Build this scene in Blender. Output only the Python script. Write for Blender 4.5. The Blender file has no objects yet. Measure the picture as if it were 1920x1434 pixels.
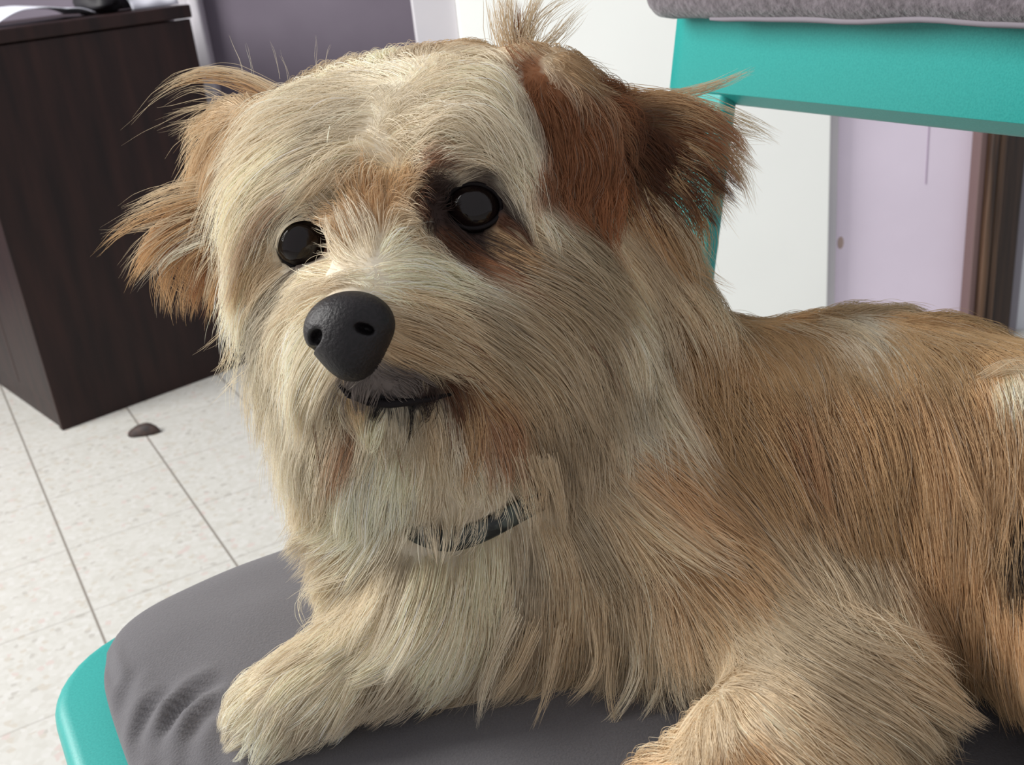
import bpy, bmesh, math, random
import numpy as np
from mathutils import Vector, Matrix, kdtree, noise

# ------------------------------------------------------------------ camera, world, light, exposure
S = bpy.context.scene
F, CX, CY = 1960.0, 960.0, 717.0
CAM = np.array([0.0, 0.0, 0.8])
_n = np.array([495.0, 4553.0]); _n = _n / np.linalg.norm(_n) * (F * F / 839.0)
_d = np.array([_n[0], -_n[1], -F]); _up = -_d / np.linalg.norm(_d)
_fw = np.array([0, 0, -1.0]); _fh = _fw - _up * (_fw @ _up); _fh /= np.linalg.norm(_fh)
R = np.array([np.cross(_fh, _up), _fh, _up])            # world = R @ camera axes

cd = bpy.data.cameras.new('camera'); cam = bpy.data.objects.new('camera', cd)
S.collection.objects.link(cam); S.camera = cam
cam.matrix_world = Matrix.Translation(Vector(CAM)) @ Matrix(R.tolist()).to_4x4()
cd.sensor_width = 36.0; cd.sensor_fit = 'HORIZONTAL'; cd.lens = 36.0 * F / 1920.0
cd.clip_start = 0.01
cd.dof.use_dof = True; cd.dof.focus_distance = 0.45; cd.dof.aperture_fstop = 22.0

W = bpy.data.worlds.new('world'); S.world = W; W.use_nodes = True
W.node_tree.nodes['Background'].inputs[0].default_value = (0.93, 0.93, 0.98, 1)
W.node_tree.nodes['Background'].inputs[1].default_value = 0.56

def area(name, loc, target, size, size_y, power, color):
    l = bpy.data.lights.new(name, 'AREA'); l.shape = 'RECTANGLE'; l.size = size; l.size_y = size_y
    l.energy = power; l.color = color
    o = bpy.data.objects.new(name, l); S.collection.objects.link(o); o.location = loc
    o.rotation_euler = (Vector(target) - Vector(loc)).to_track_quat('-Z', 'Y').to_euler()
    return o
area('window_daylight', (-1.9, 0.95, 1.75), (0.7, 1.5, 0.7), 1.3, 1.3, 78, (1.0, 0.98, 0.95))
S.view_settings.view_transform = 'Standard'; S.view_settings.look = 'None'
S.view_settings.gamma = 1.0; S.view_settings.exposure = 0.2; S.view_settings.use_curve_mapping = False
S.cycles.use_denoising = True
S.cycles.max_bounces = 8; S.cycles.transparent_max_bounces = 8
try: S.cycles_curves.shape = 'RIBBONS'
except Exception: pass

rng = np.random.default_rng(7); random.seed(7)

# ------------------------------------------------------------------ helpers
def ray(px, py):                                         # directions per unit optical depth
    px = np.asarray(px, float); py = np.asarray(py, float)
    c = np.stack([(px - CX) / F, -(py - CY) / F, -np.ones_like(px)], -1)
    return c @ R.T
def P(px, py, d): return CAM + ray(px, py) * d            # pixel + optical depth -> world
def G(px, py, z):                                        # pixel on a horizontal plane of height z
    r = ray(px, py); return CAM + r * ((z - CAM[2]) / r[2])
def srgb(r, g, b):
    f = lambda v: v / 12.92 if v <= 0.04045 else ((v + 0.055) / 1.055) ** 2.4
    return (f(r / 255), f(g / 255), f(b / 255))

def mat(name, color, rough=0.6, **kw):
    m = bpy.data.materials.new(name); m.use_nodes = True
    b = m.node_tree.nodes['Principled BSDF']
    b.inputs['Base Color'].default_value = (*color, 1); b.inputs['Roughness'].default_value = rough
    for k, v in kw.items(): b.inputs[k.replace('_', ' ')].default_value = v
    return m
def nodes_of(m): return m.node_tree.nodes, m.node_tree.links, m.node_tree.nodes['Principled BSDF']
def mottled(name, c1, c2, scale, rough=0.6, stretch=(1, 1, 1), bump=0.0, detail=6, lo=.35, hi=.65, **kw):
    m = mat(name, c1, rough, **kw); N, L, b = nodes_of(m)
    tc = N.new('ShaderNodeTexCoord'); mp = N.new('ShaderNodeMapping'); mp.inputs['Scale'].default_value = stretch
    nz = N.new('ShaderNodeTexNoise'); nz.inputs['Scale'].default_value = scale; nz.inputs['Detail'].default_value = detail
    cr = N.new('ShaderNodeValToRGB'); cr.color_ramp.elements[0].position = lo; cr.color_ramp.elements[1].position = hi
    cr.color_ramp.elements[0].color = (*c1, 1); cr.color_ramp.elements[1].color = (*c2, 1)
    L.new(tc.outputs['Object'], mp.inputs[0]); L.new(mp.outputs[0], nz.inputs['Vector'])
    L.new(nz.outputs['Fac'], cr.inputs[0]); L.new(cr.outputs[0], b.inputs['Base Color'])
    if bump:
        bp = N.new('ShaderNodeBump'); bp.inputs['Strength'].default_value = bump; bp.inputs['Distance'].default_value = 0.002
        L.new(nz.outputs['Fac'], bp.inputs['Height']); L.new(bp.outputs[0], b.inputs['Normal'])
    return m
def link(name, me, m, parent=None, smooth=True):
    o = bpy.data.objects.new(name, me); S.collection.objects.link(o)
    if m is not None and not me.materials: me.materials.append(m)
    if smooth: me.polygons.foreach_set('use_smooth', [True] * len(me.polygons))
    if parent is not None:
        o.parent = parent; o.matrix_parent_inverse = Matrix.Translation(parent.location).inverted() if parent.rotation_euler.z == 0 else parent.matrix_basis.inverted()
    return o
def mesh_obj(name, verts, faces, m, parent=None, smooth=True):
    me = bpy.data.meshes.new(name); me.from_pydata([tuple(map(float, v)) for v in verts], [], faces); me.update()
    return link(name, me, m, parent, smooth)
def tag(o, label, cat, group=None):
    o['label'] = label; o['category'] = cat
    if group: o['group'] = group
    return o
def structure(o): o['kind'] = 'structure'; return o
def empty(name, loc):
    o = bpy.data.objects.new(name, None); S.collection.objects.link(o); o.location = loc; o.empty_display_size = .05
    return o
def box(name, origin, ax, ay, az, ex, ey, ez, m, parent=None, bevel=0.0, seg=3):
    """box spanning ranges ex, ey, ez along the unit axes ax, ay, az from origin"""
    bm = bmesh.new(); ax, ay, az, origin = map(np.asarray, (ax, ay, az, origin))
    vs = [bm.verts.new(tuple(origin + ax * x + ay * y + az * z)) for z in ez for y in ey for x in ex]
    for f in [(0, 2, 3, 1), (4, 5, 7, 6), (0, 1, 5, 4), (2, 6, 7, 3), (0, 4, 6, 2), (1, 3, 7, 5)]:
        bm.faces.new([vs[i] for i in f])
    bmesh.ops.recalc_face_normals(bm, faces=bm.faces)
    if bevel: bmesh.ops.bevel(bm, geom=bm.edges[:], offset=bevel, segments=seg, affect='EDGES', profile=.5)
    me = bpy.data.meshes.new(name); bm.to_mesh(me); bm.free()
    o = link(name, me, m, parent, smooth=bool(bevel))
    if bevel:
        md = o.modifiers.new('wn', 'WEIGHTED_NORMAL'); md.keep_sharp = True
    return o
X, Y, Z = np.eye(3)
O0 = np.zeros(3)

# ------------------------------------------------------------------ materials
M = {}
M['teal'] = mottled('teal_paint', srgb(36, 150, 144), srgb(46, 160, 154), 900, .42, bump=.08)
M['teal_wood'] = mottled('teal_painted_wood', srgb(40, 148, 142), srgb(48, 158, 151), 800, .4, (1, 1, 1), bump=.05)
M['grey_fabric'] = mottled('grey_fabric', srgb(84, 82, 85), srgb(91, 89, 92), 900, .95, bump=.3, Sheen_Weight=.25)
M['grey_fleece'] = mottled('grey_fleece', srgb(82, 75, 80), srgb(112, 104, 110), 220, .95, bump=.8, Sheen_Weight=.3)
M['piping'] = mat('pale_piping', srgb(128, 122, 130), .8)
M['cabinet_wood'] = mottled('dark_cabinet_wood', srgb(27, 17, 17), srgb(46, 28, 25), 7, .42, (6, 6, .7), lo=.3, hi=.75, Specular_IOR_Level=.25)
M['frame_wood'] = mottled('brown_frame_wood', srgb(46, 32, 25), srgb(98, 72, 52), 9, .5, (14, 14, .5), lo=.35, hi=.7)
M['frame_wood_dark'] = mottled('dark_brown_frame_wood', srgb(36, 27, 24), srgb(66, 48, 38), 9, .5, (14, 14, .5), lo=.35, hi=.7)
M['white'] = mottled('white_paint', srgb(246, 248, 244), srgb(242, 244, 240), 3, .5)
M['offwhite'] = mottled('off_white_paint', srgb(196, 192, 196), srgb(186, 184, 190), 5, .5)
M['lavender'] = mottled('lavender_paint', srgb(232, 220, 236), srgb(226, 214, 230), 5, .8)
M['lavender_in_shade'] = mottled('lavender_paint_in_shade', srgb(112, 104, 116), srgb(104, 96, 108), 5, .8)  # lavender wall of the recess, its shade put into a darker colour
M['grey_wall'] = mottled('grey_wall_paint', srgb(214, 216, 222), srgb(206, 208, 214), 4, .8)
M['paper'] = mat('paper', srgb(220, 222, 232), .7)
M['black_rubber'] = mottled('dark_lump', srgb(34, 28, 28), srgb(62, 46, 40), 60, .7)

# terrazzo floor, 20 cm tiles, turned to the photographed tile direction
def floor_material():
    m = mat('terrazzo_tiles', srgb(205, 200, 188), .38); N, L, b = nodes_of(m)
    tc = N.new('ShaderNodeTexCoord'); mp = N.new('ShaderNodeMapping')
    ang = math.atan2(.48, .877)                          # tile axis (.48,-.877)
    mp.vector_type = 'POINT'
    a = np.array([.48, -.877]); bb = np.array([.877, .48])
    # u = p.bb - u0 ; v = p.a - v0
    sx = N.new('ShaderNodeSeparateXYZ'); L.new(tc.outputs['Object'], sx.inputs[0])
    def lin(cx, cy, c0):
        m1 = N.new('ShaderNodeMath'); m1.operation = 'MULTIPLY'; m1.inputs[1].default_value = cx; L.new(sx.outputs[0], m1.inputs[0])
        m2 = N.new('ShaderNodeMath'); m2.operation = 'MULTIPLY_ADD'; m2.inputs[1].default_value = cy
        L.new(sx.outputs[1], m2.inputs[0]); L.new(m1.outputs[0], m2.inputs[2])
        m3 = N.new('ShaderNodeMath'); m3.operation = 'ADD'; m3.inputs[1].default_value = c0; L.new(m2.outputs[0], m3.inputs[0])
        m4 = N.new('ShaderNodeMath'); m4.operation = 'MULTIPLY'; m4.inputs[1].default_value = 5.0; L.new(m3.outputs[0], m4.inputs[0])
        m5 = N.new('ShaderNodeMath'); m5.operation = 'FRACT'; L.new(m4.outputs[0], m5.inputs[0])
        m6 = N.new('ShaderNodeMath'); m6.operation = 'PINGPONG'; m6.inputs[1].default_value = .5; L.new(m5.outputs[0], m6.inputs[0])
        return m6.outputs[0], m4.outputs[0]
    u0 = -(-.913 * .877 + 1.782 * .48); v0 = -(-1.573)
    du, ru = lin(bb[0], bb[1], u0); dv, rv = lin(a[0], a[1], v0)
    def edge(dd, w):
        mr = N.new('ShaderNodeMapRange'); mr.inputs['From Min'].default_value = w * .4; mr.inputs['From Max'].default_value = w
        mr.inputs['To Min'].default_value = 1; mr.inputs['To Max'].default_value = 0; L.new(dd, mr.inputs[0]); return mr.outputs[0]
    eu, ev = edge(du, .012), edge(dv, .011)
    mv = N.new('ShaderNodeMath'); mv.operation = 'MULTIPLY'; mv.inputs[1].default_value = .35; L.new(ev, mv.inputs[0])
    mx = N.new('ShaderNodeMath'); mx.operation = 'MAXIMUM'; L.new(eu, mx.inputs[0]); L.new(mv.outputs[0], mx.inputs[1])
    # chips
    vo = N.new('ShaderNodeTexVoronoi'); vo.inputs['Scale'].default_value = 130; L.new(tc.outputs['Object'], vo.inputs['Vector'])
    cr = N.new('ShaderNodeValToRGB'); cr.color_ramp.interpolation = 'CONSTANT'
    els = cr.color_ramp.elements; cols = [(0, (190, 189, 182)), (.30, (196, 195, 189)), (.62, (184, 182, 174)), (.80, (202, 201, 197)), (.90, (180, 172, 158)), (.955, (160, 156, 148)), (.98, (192, 172, 166))]
    els[0].position = 0; els[0].color = (*srgb(*cols[0][1]), 1); els[1].position = cols[1][0]; els[1].color = (*srgb(*cols[1][1]), 1)
    for p_, c_ in cols[2:]:
        e = els.new(p_); e.color = (*srgb(*c_), 1)
    sc = N.new('ShaderNodeSeparateColor'); L.new(vo.outputs['Color'], sc.inputs[0]); L.new(sc.outputs[0], cr.inputs[0])
    nz = N.new('ShaderNodeTexNoise'); nz.inputs['Scale'].default_value = 2.2; L.new(tc.outputs['Object'], nz.inputs['Vector'])
    mm = N.new('ShaderNodeMix'); mm.data_type = 'RGBA'; mm.blend_type = 'MIX'
    L.new(cr.outputs[0], mm.inputs['A']); mm.inputs['B'].default_value = (*srgb(192, 191, 185), 1); mm.inputs['Factor'].default_value = .45
    gm = N.new('ShaderNodeMix'); gm.data_type = 'RGBA'; L.new(mx.outputs[0], gm.inputs['Factor']); L.new(mm.outputs['Result'], gm.inputs['A'])
    gm.inputs['B'].default_value = (*srgb(128, 122, 114), 1)
    L.new(gm.outputs['Result'], b.inputs['Base Color'])
    return m
M['floor'] = floor_material()

# ------------------------------------------------------------------ the room
box('floor', O0, X, Y, Z, (-3.4, 2.6), (-1.2, 2.75), (-.05, 0), M['floor'])
structure(bpy.data.objects['floor'])
YW = 2.6; YN = 1.86
def wallx(px, y=YW, py=100): r = ray(px, py); return float(r[0] * (y / r[1]))
xt0, xt1 = wallx(345), wallx(402)
xw0 = wallx(772)
xn0 = wallx(776, YN, 40); xd0, xd1 = wallx(862, YN, 60), wallx(1545, YN, 400)
xs1 = wallx(1563, YN, 400); xf0 = wallx(1812, YN, 400); xf1 = wallx(1898, YN, 400)
structure(box('wall_left', O0, X, Y, Z, (-3.4, xn0 + .3), (YW, YW + .12), (0, 2.6), M['lavender_in_shade']))
structure(box('wall_side', O0, X, Y, Z, (xn0 + .02, xn0 + .12), (YN + .101, YW - .001), (0, 2.6), M['lavender_in_shade']))
structure(box('wall_back', O0, X, Y, Z, (xn0 + .01, xf1 - .03), (YN, YN + .1), (0, 2.6), M['lavender']))
structure(box('wall_right', O0, X, Y, Z, (xf1 - .03, 2.6), (YN, YN + .1), (0, 2.6), M['grey_wall']))
structure(box('trim_1', O0, X, Y, Z, (xt0, xt1 - .03), (YW - .03, YW), (0, 2.6), M['offwhite'], bevel=.006))
structure(box('trim_2', O0, X, Y, Z, (xt1 - .03, xt1), (YW - .05, YW - .0), (0, 2.6), M['offwhite'], bevel=.01))
structure(box('trim_3', O0, X, Y, Z, (xn0, xd0), (YN - .02, YN + .1), (0, 2.3), M['offwhite'], bevel=.004))
structure(box('door_1', O0, X, Y, Z, (xd0, xd1), (YN - .03, YN), (.004, 2.3), M['white'], bevel=.003))
structure(box('trim_4', O0, X, Y, Z, (xd1, xs1), (YN - .02, YN), (0, 2.3), M['offwhite'], bevel=.003))
fw_ = xf1 - xf0
structure(box('trim_5', O0, X, Y, Z, (xf0, xf0 + fw_ * .16), (YN - .035, YN), (0, 2.3), mat('plum_brown', srgb(110, 88, 86), .6), bevel=.003))
structure(box('trim_6', O0, X, Y, Z, (xf0 + fw_ * .16, xf0 + fw_ * .33), (YN - .05, YN), (0, 2.3), M['frame_wood'], bevel=.005))
structure(box('trim_7', O0, X, Y, Z, (xf0 + fw_ * .345, xf0 + fw_ * .52), (YN - .045, YN), (0, 2.3), M['frame_wood'], bevel=.005))
structure(box('trim_8', O0, X, Y, Z, (xf0 + fw_ * .53, xf0 + fw_ * 1.0), (YN - .03, YN), (0, 2.3), M['frame_wood_dark'], bevel=.004))
structure(box('trim_9', O0, X, Y, Z, (xf1, xf1 + .022), (YN - .015, YN), (0, 2.3), mat('grey_strip', srgb(130, 126, 134), .7), bevel=.004))
# hairline crack and a small ochre mark on the lavender wall
def onwall(px, py): r = ray(px, py); return CAM + r * (YN / r[1])
p0, p1 = onwall(1742, 235), onwall(1739, 345)
structure(box('trim_10', (p0[0], YN, 0), X, Y, Z, (-.0012, .0012), (-.0006, .01), (p1[2], p0[2] + .04), mat('crack', srgb(176, 158, 180), .9)))
bm = bmesh.new(); bmesh.ops.create_uvsphere(bm, u_segments=16, v_segments=8, radius=1)
bmesh.ops.scale(bm, vec=(.006, .001, .012), verts=bm.verts)
me = bpy.data.meshes.new('trim_11'); bm.to_mesh(me); bm.free()
o = structure(link('trim_11', me, mat('ochre_mark', srgb(180, 158, 150), .8))); o.location = tuple(onwall(1576, 455))

# ------------------------------------------------------------------ cabinet
A = np.array([-.879, 1.870, 0]); B = np.array([-.541, 2.154, 0])
ca_ = (B - A); cw = np.linalg.norm(ca_); ca_ /= cw; cb_ = np.array([-ca_[1], ca_[0], 0])
ch = .8 - .0646
cab = empty('cabinet', tuple(A + ca_ * cw / 2 + cb_ * .2))
tag(cab, 'dark brown wooden cabinet standing on the tiled floor by the wall', 'cabinet')
box('side_panel', A, ca_, cb_, Z, (0, cw), (0, .018), (0, ch - .026), M['cabinet_wood'], cab, .002)
box('side_panel', A, ca_, cb_, Z, (0, cw), (.40, .418), (0, ch - .026), M['cabinet_wood'], cab, .002)
box('back_panel', A, ca_, cb_, Z, (cw - .016, cw), (.02, .398), (.01, ch - .028), M['cabinet_wood'], cab, .002)
box('door', A, ca_, cb_, Z, (.001, .019), (.0195, .207), (.05, ch - .03), M['cabinet_wood'], cab, .002)
box('door', A, ca_, cb_, Z, (.001, .019), (.2085, .398), (.05, ch - .03), M['cabinet_wood'], cab, .002)
box('plinth', A, ca_, cb_, Z, (.004, .02), (.0195, .398), (0, .048), M['cabinet_wood'], cab, .001)
box('top_board', A, ca_, cb_, Z, (-.006, cw + .004), (-.004, .424), (ch - .024, ch), M['cabinet_wood'], cab, .003)

# ------------------------------------------------------------------ chair
u = np.array([.48, -.877, 0]); fr = np.array([-.877, -.48, 0])
Q = CAM + ray(1400, 205) * .72
al = math.radians(11); wv = -fr * math.sin(al) + Z * math.cos(al); nv = np.cross(wv, u); nv = nv if nv @ fr > 0 else -nv
Q0 = np.array([Q[0], Q[1], 0])
a0, a1 = -.092, .400                                       # across, along u
zs = .435                                                  # top of the wooden seat
def wz(z): return (z - Q[2]) / math.cos(al)
def seat_xy(a, b): return Q0 + u * a + fr * b
back_shift = .22 * math.tan(al)
bfront = .522
chair = empty('chair', tuple(seat_xy((a0 + a1) / 2, .26)))
tag(chair, 'teal painted chair with panelled back that the dog lies on', 'chair')

def rounded_slab(name, outline, z0, z1, r, m, parent):
    """outline (list of xy) extruded, with a rounded rim of radius r"""
    n = len(outline); c = np.mean(outline, 0); prof = []
    k = 5
    for i in range(k + 1):
        t = math.pi / 2 * i / k; prof.append((r - r * math.sin(t), z0 + r - r * math.cos(t)))
    for i in range(k + 1):
        t = math.pi / 2 * i / k; prof.append((r - r * math.cos(t), z1 - r + r * math.sin(t)))
    vs = []; fs = []
    nx = []
    for i in range(n):
        t = np.array(outline[(i + 1) % n]) - np.array(outline[i - 1]); t /= np.linalg.norm(t); nn = np.array([t[1], -t[0]])
        if nn @ (np.array(outline[i]) - c) < 0: nn = -nn
        nx.append(nn)
    for ins, z in prof:
        for i in range(n):
            p = np.array(outline[i]) - nx[i] * ins; vs.append((p[0], p[1], z))
    for j in range(len(prof) - 1):
        for i in range(n): fs.append((j * n + i, j * n + (i + 1) % n, (j + 1) * n + (i + 1) % n, (j + 1) * n + i))
    fs.append(tuple(range(n))[::-1]); L_ = (len(prof) - 1) * n; fs.append(tuple(range(L_, L_ + n)))
    o = mesh_obj(name, vs, fs, m, parent)
    return o
def rrect(a_lo, a_hi, b_lo, b_hi, rad, rad_back=None, n=10):
    pts = []; rb = rad if rad_back is None else rad_back
    for (ca, cb, t0, r) in [(a_lo + rad, b_hi - rad, 90, rad), (a_lo + rb, b_lo + rb, 180, rb), (a_hi - rb, b_lo + rb, 270, rb), (a_hi - rad, b_hi - rad, 0, rad)]:
        for i in range(n + 1):
            t = math.radians(t0 + 90 * i / n); w = seat_xy(ca + r * math.cos(t), cb + r * math.sin(t)); pts.append((w[0], w[1]))
    return pts
rounded_slab('seat', rrect(a0 + .048, a1, .0, bfront, .062, .02), zs - .03, zs, .009, M['teal_wood'], chair)
# aprons under the seat and four legs
box('apron', seat_xy(0, 0), u, fr, Z, (a0 + .07, a1 - .03), (bfront - .03, bfront - .012), (zs - .085, zs - .03), M['teal_wood'], chair, .003)
box('apron', seat_xy(0, 0), u, fr, Z, (a0 + .07, a1 - .03), (.01, .028), (zs - .085, zs - .03), M['teal_wood'], chair, .003)
box('apron', seat_xy(0, 0), u, fr, Z, (a0 + .052, a0 + .07), (.03, bfront - .03), (zs - .085, zs - .03), M['teal_wood'], chair, .003)
box('apron', seat_xy(0, 0), u, fr, Z, (a1 - .03, a1 - .012), (.03, bfront - .03), (zs - .085, zs - .03), M['teal_wood'], chair, .003)
for aa, ab in ((a0 + .055, a0 + .02), (a1 - .047, a1 - .047)):
    box('leg', seat_xy(0, 0), u, fr, Z, (aa, aa + .035), (bfront - .05, bfront - .014), (0, zs - .03), M['teal_wood'], chair, .005)
    box('leg', seat_xy(0, 0), u, fr, Z, (ab, ab + .035), (.010, .046), (0, zs - .03), M['teal_wood'], chair, .005)
# raked back: two posts and a broad curved panel
for s0, s1 in ((a0, a0 + .064), (a1 - .064, a1)):
    box('back_post', Q, u, wv, nv, (s0, s1), (wz(zs - .02), .012), (-.019, -.003), M['teal'], chair, .006)
def back_panel():
    n, h = 40, 14; vs = []; fs = []
    prof = []                                              # rounded cross-section in (w, n)
    r = .009; wtop = .16; t0, t1 = -.022, .0
    for cw_, cn_, st in [(wtop - r, t1 - r, 90), (0 + r, t1 - r, 0), (0 + r, t0 + r, -90), (wtop - r, t0 + r, -180)]:
        for i in range(7):
            t = math.radians(st - 90 * i / 6); prof.append((cw_ + r * math.sin(t), cn_ + r * math.cos(t)))
    prof = [(max(pw, (pn - t0) * .45 - .001) if pn > t0 + .006 else pw, pn) for pw, pn in prof]
    k = len(prof)
    for i in range(n + 1):
        s = i / n; a = a0 - .007 + (a1 - a0 + .014) * s
        bow = -.001 * (1 - (2 * s - 1) ** 2)               # slightly hollow towards the sitter
        end = min(s, 1 - s) * (a1 - a0); rr = .02
        pinch = 0 if end > rr else rr - math.sqrt(max(0, rr * rr - (rr - end) ** 2))
        for (pw, pn) in prof:
            ww = max(pinch * .6, min(wtop - pinch, pw)); p = Q + u * a + wv * ww + nv * (max(t0, pn - pinch * .7) + bow)
            vs.append(p)
    for i in range(n):
        for j in range(k):
            fs.append((i * k + j, i * k + (j + 1) % k, (i + 1) * k + (j + 1) % k, (i + 1) * k + j))
    fs.append(tuple(range(k))[::-1]); fs.append(tuple(range(n * k, n * k + k)))
    return mesh_obj('backrest', vs, fs, M['teal'], chair)
back_panel()

# folded grey fleece pad lying over the top of the chair back
def superbox(name, o_, ax, ay, az, ex, ey, ez, p, m, parent=None, lump=.0, seed=0, n=48):
    bm = bmesh.new(); bmesh.ops.create_cube(bm, size=2.0); bmesh.ops.subdivide_edges(bm, edges=bm.edges[:], cuts=n, use_grid_fill=True)
    c = [(e[0] + e[1]) / 2 for e in (ex, ey, ez)]; h = [(e[1] - e[0]) / 2 for e in (ex, ey, ez)]
    rr = min(h) * p
    for v in bm.verts:
        q = np.array(v.co) * h; inn = np.clip(q, [-(t - rr) for t in h], [t - rr for t in h]); dlt = q - inn
        L_ = np.linalg.norm(dlt); q2 = inn + (dlt / L_ * rr if L_ > 1e-9 else 0)
        w = np.asarray(o_) + ax * (c[0] + q2[0]) + ay * (c[1] + q2[1]) + az * (c[2] + q2[2])
        if lump:
            w = w + az * lump * noise.noise(Vector(w * 14 + seed)) + ay * lump * .6 * noise.noise(Vector(w * 20 + 3 + seed))
        v.co = tuple(w)
    me = bpy.data.meshes.new(name); bm.to_mesh(me); bm.free()
    return link(name, me, m, parent)
pad = superbox('folded_pad', Q, u, wv, nv, (a0 + .002, a1 + .02), (.058, .17), (.002, .035), .95, M['grey_fleece'], lump=.004)
tag(pad, 'folded grey fleece pad draped over the top of the teal chair back', 'pad')
pp = superbox('piping', Q, u, wv, nv, (a0 + .07, a1 + .02), (.0560, .0605), (.018, .025), .95, M['piping'], pad, lump=.003, n=30)

# ------------------------------------------------------------------ seat cushion
FOLDS = [  # crease lines, in the photographed places of the front far corner; depth mm, half width mm
 ([(196,1225),(205,1262),(222,1290)],2.2,3.0),([(262,1434),(268,1385),(290,1340),(330,1310)],4.0,4.5),([(300,1450),(306,1400),(330,1360),(375,1325),(430,1300)],4.6,5.0),
 ([(345,1470),(350,1420),(380,1375),(430,1340)],2.4,5.0),([(228,1330),(240,1300),(262,1270)],1.6,4.0),([(520,1480),(500,1430),(520,1400)],2.0,6.0)]
_fl = [(np.array([G(x_, y_, .462)[:2] for x_, y_ in q]), dp / 1000, wd / 1000) for q, dp, wd in FOLDS]
def fold_height(x_, y_):
    p = np.array([x_, y_]); out_ = 0
    for q, dp, wd in _fl:
        best = 9; sb = 0
        for i in range(len(q) - 1):
            e = q[i + 1] - q[i]; t = min(1, max(0, (p - q[i]) @ e / (e @ e))); d = np.linalg.norm(p - q[i] - e * t)
            if d < best: best = d; sb = (i + t) / (len(q) - 1)
        if best < wd * 4:
            fade = math.sin(math.pi * min(1, max(0.02, .12 + sb * .88))) ** .6
            out_ += (-dp * math.exp(-(best / wd) ** 2) + dp * .75 * math.exp(-((best - wd * 2) / wd) ** 2)) * fade
    return out_
def cushion():
    nr, na = 90, 360
    cen = np.array([(-.020 + a1 + .004) / 2, .2725]); hx, hy = (a1 + .004 + .022) / 2, .2235
    zt, zb = .476, zs + .0005
    def outline(t):                                        # superellipse direction -> unit radius
        c, s = math.cos(t), math.sin(t); e = 7.5
        k = (abs(c) ** e + abs(s) ** e) ** (-1 / e); return k * c, k * s
    rings = []
    prof = []
    N1 = 34
    for i in range(N1): t = i / N1; prof.append((t ** .8 * .86, None))
    vs = []; fs = []
    def height(r): return (1 - min(1, r) ** 3.4) ** .36
    rs = [((i + .0) / nr) for i in range(nr + 1)]
    rs = [math.sin(r * math.pi / 2) ** .9 for r in rs]
    zm = (zt * .45 + zb * .55)
    layers = [(r, +1) for r in rs] + [(r, -1) for r in rs[::-1][1:]]
    for r, sg in layers:
        for j in range(na):
            t = 2 * math.pi * j / na; ox, oy = outline(t)
            a = cen[0] + ox * r * hx; b = cen[1] + oy * r * hy
            hh = height(r)
            z = zm + (zt - zm) * hh if sg > 0 else zm - (zm - zb) * hh ** .6
            w = seat_xy(a, b)
            if sg > 0:
                dz = fold_height(w[0], w[1])
                z += dz + .0016 * noise.noise(Vector((a * 22, b * 22, 1)))
            vs.append((w[0], w[1], z))
    nl = len(layers)
    for i in range(nl - 1):
        for j in range(na): fs.append((i * na + j, i * na + (j + 1) % na, (i + 1) * na + (j + 1) % na, (i + 1) * na + j))
    o = mesh_obj('seat_cushion', vs, fs, M['grey_fabric'])
    bm = bmesh.new(); bm.from_mesh(o.data); bmesh.ops.remove_doubles(bm, verts=bm.verts, dist=1e-6); bmesh.ops.recalc_face_normals(bm, faces=bm.faces); bm.to_mesh(o.data); bm.free()
    o.data.polygons.foreach_set('use_smooth', [True] * len(o.data.polygons))
    return tag(o, 'plump grey cushion with gathered folds on the teal chair seat, under the dog', 'cushion')
cushion()
ZC = .474

# ------------------------------------------------------------------ small dark lump on the floor
def lump():
    c = G(262, 806, .008); vs = []; fs = []; n, k = 24, 12
    ax = np.array([.93, -.1, 0]); ax /= np.linalg.norm(ax); ay = np.array([-ax[1], ax[0], 0])
    for i in range(k + 1):
        for j in range(n):
            th, ph = math.pi * i / k, 2 * math.pi * j / n
            x_, y_, z_ = math.sin(th) * math.cos(ph), math.sin(th) * math.sin(ph), math.cos(th)
            L_ = .031 * (1 + .25 * x_)
            p = np.array([c[0], c[1], 0]) + ax * L_ * x_ + ay * .016 * y_ + Z * (max(0, z_) * .018 * (1 + .5 * x_) + .0006)
            p = p + .002 * np.array(noise.noise_vector(Vector(p * 60)))
            p[2] = max(p[2], .0003); vs.append(p)
    for i in range(k):
        for j in range(n): fs.append((i * n + j, i * n + (j + 1) % n, (i + 1) * n + (j + 1) % n, (i + 1) * n + j))
    tag(mesh_obj('lump', vs, fs, M['black_rubber']), 'small dark brown lump lying on the floor tiles near the cabinet corner', 'lump')
lump()
def blob(name, c, half, m, seed, amp, flat=.0, n=32, k=18, ax=ca_, ay=cb_):
    vs = []; fs = []
    for i in range(k + 1):
        for j in range(n):
            th, ph = math.pi * i / k, 2 * math.pi * j / n
            q = np.array([math.sin(th) * math.cos(ph), math.sin(th) * math.sin(ph), math.cos(th)])
            q = np.sign(q) * np.abs(q) ** .75
            q *= 1 + amp * noise.noise(Vector(q * 1.7 + seed))
            p = np.array(c) + ax * q[0] * half[0] + ay * q[1] * half[1] + Z * (max(q[2], -.98) + 1) * half[2]
            vs.append(p)
    for i in range(k):
        for j in range(n): fs.append((i * n + j, i * n + (j + 1) % n, (i + 1) * n + (j + 1) % n, (i + 1) * n + j))
    return mesh_obj(name, vs, fs, m)
def top_at(px, b):                                       # point on the cabinet top under a pixel column
    for i in range(400):
        p = A + ca_ * (-.15 + i * .0025) + cb_ * b + Z * ch
        c_ = R.T @ (p - CAM); 
        if CX + F * c_[0] / -c_[2] >= px: return p
    return p
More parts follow.
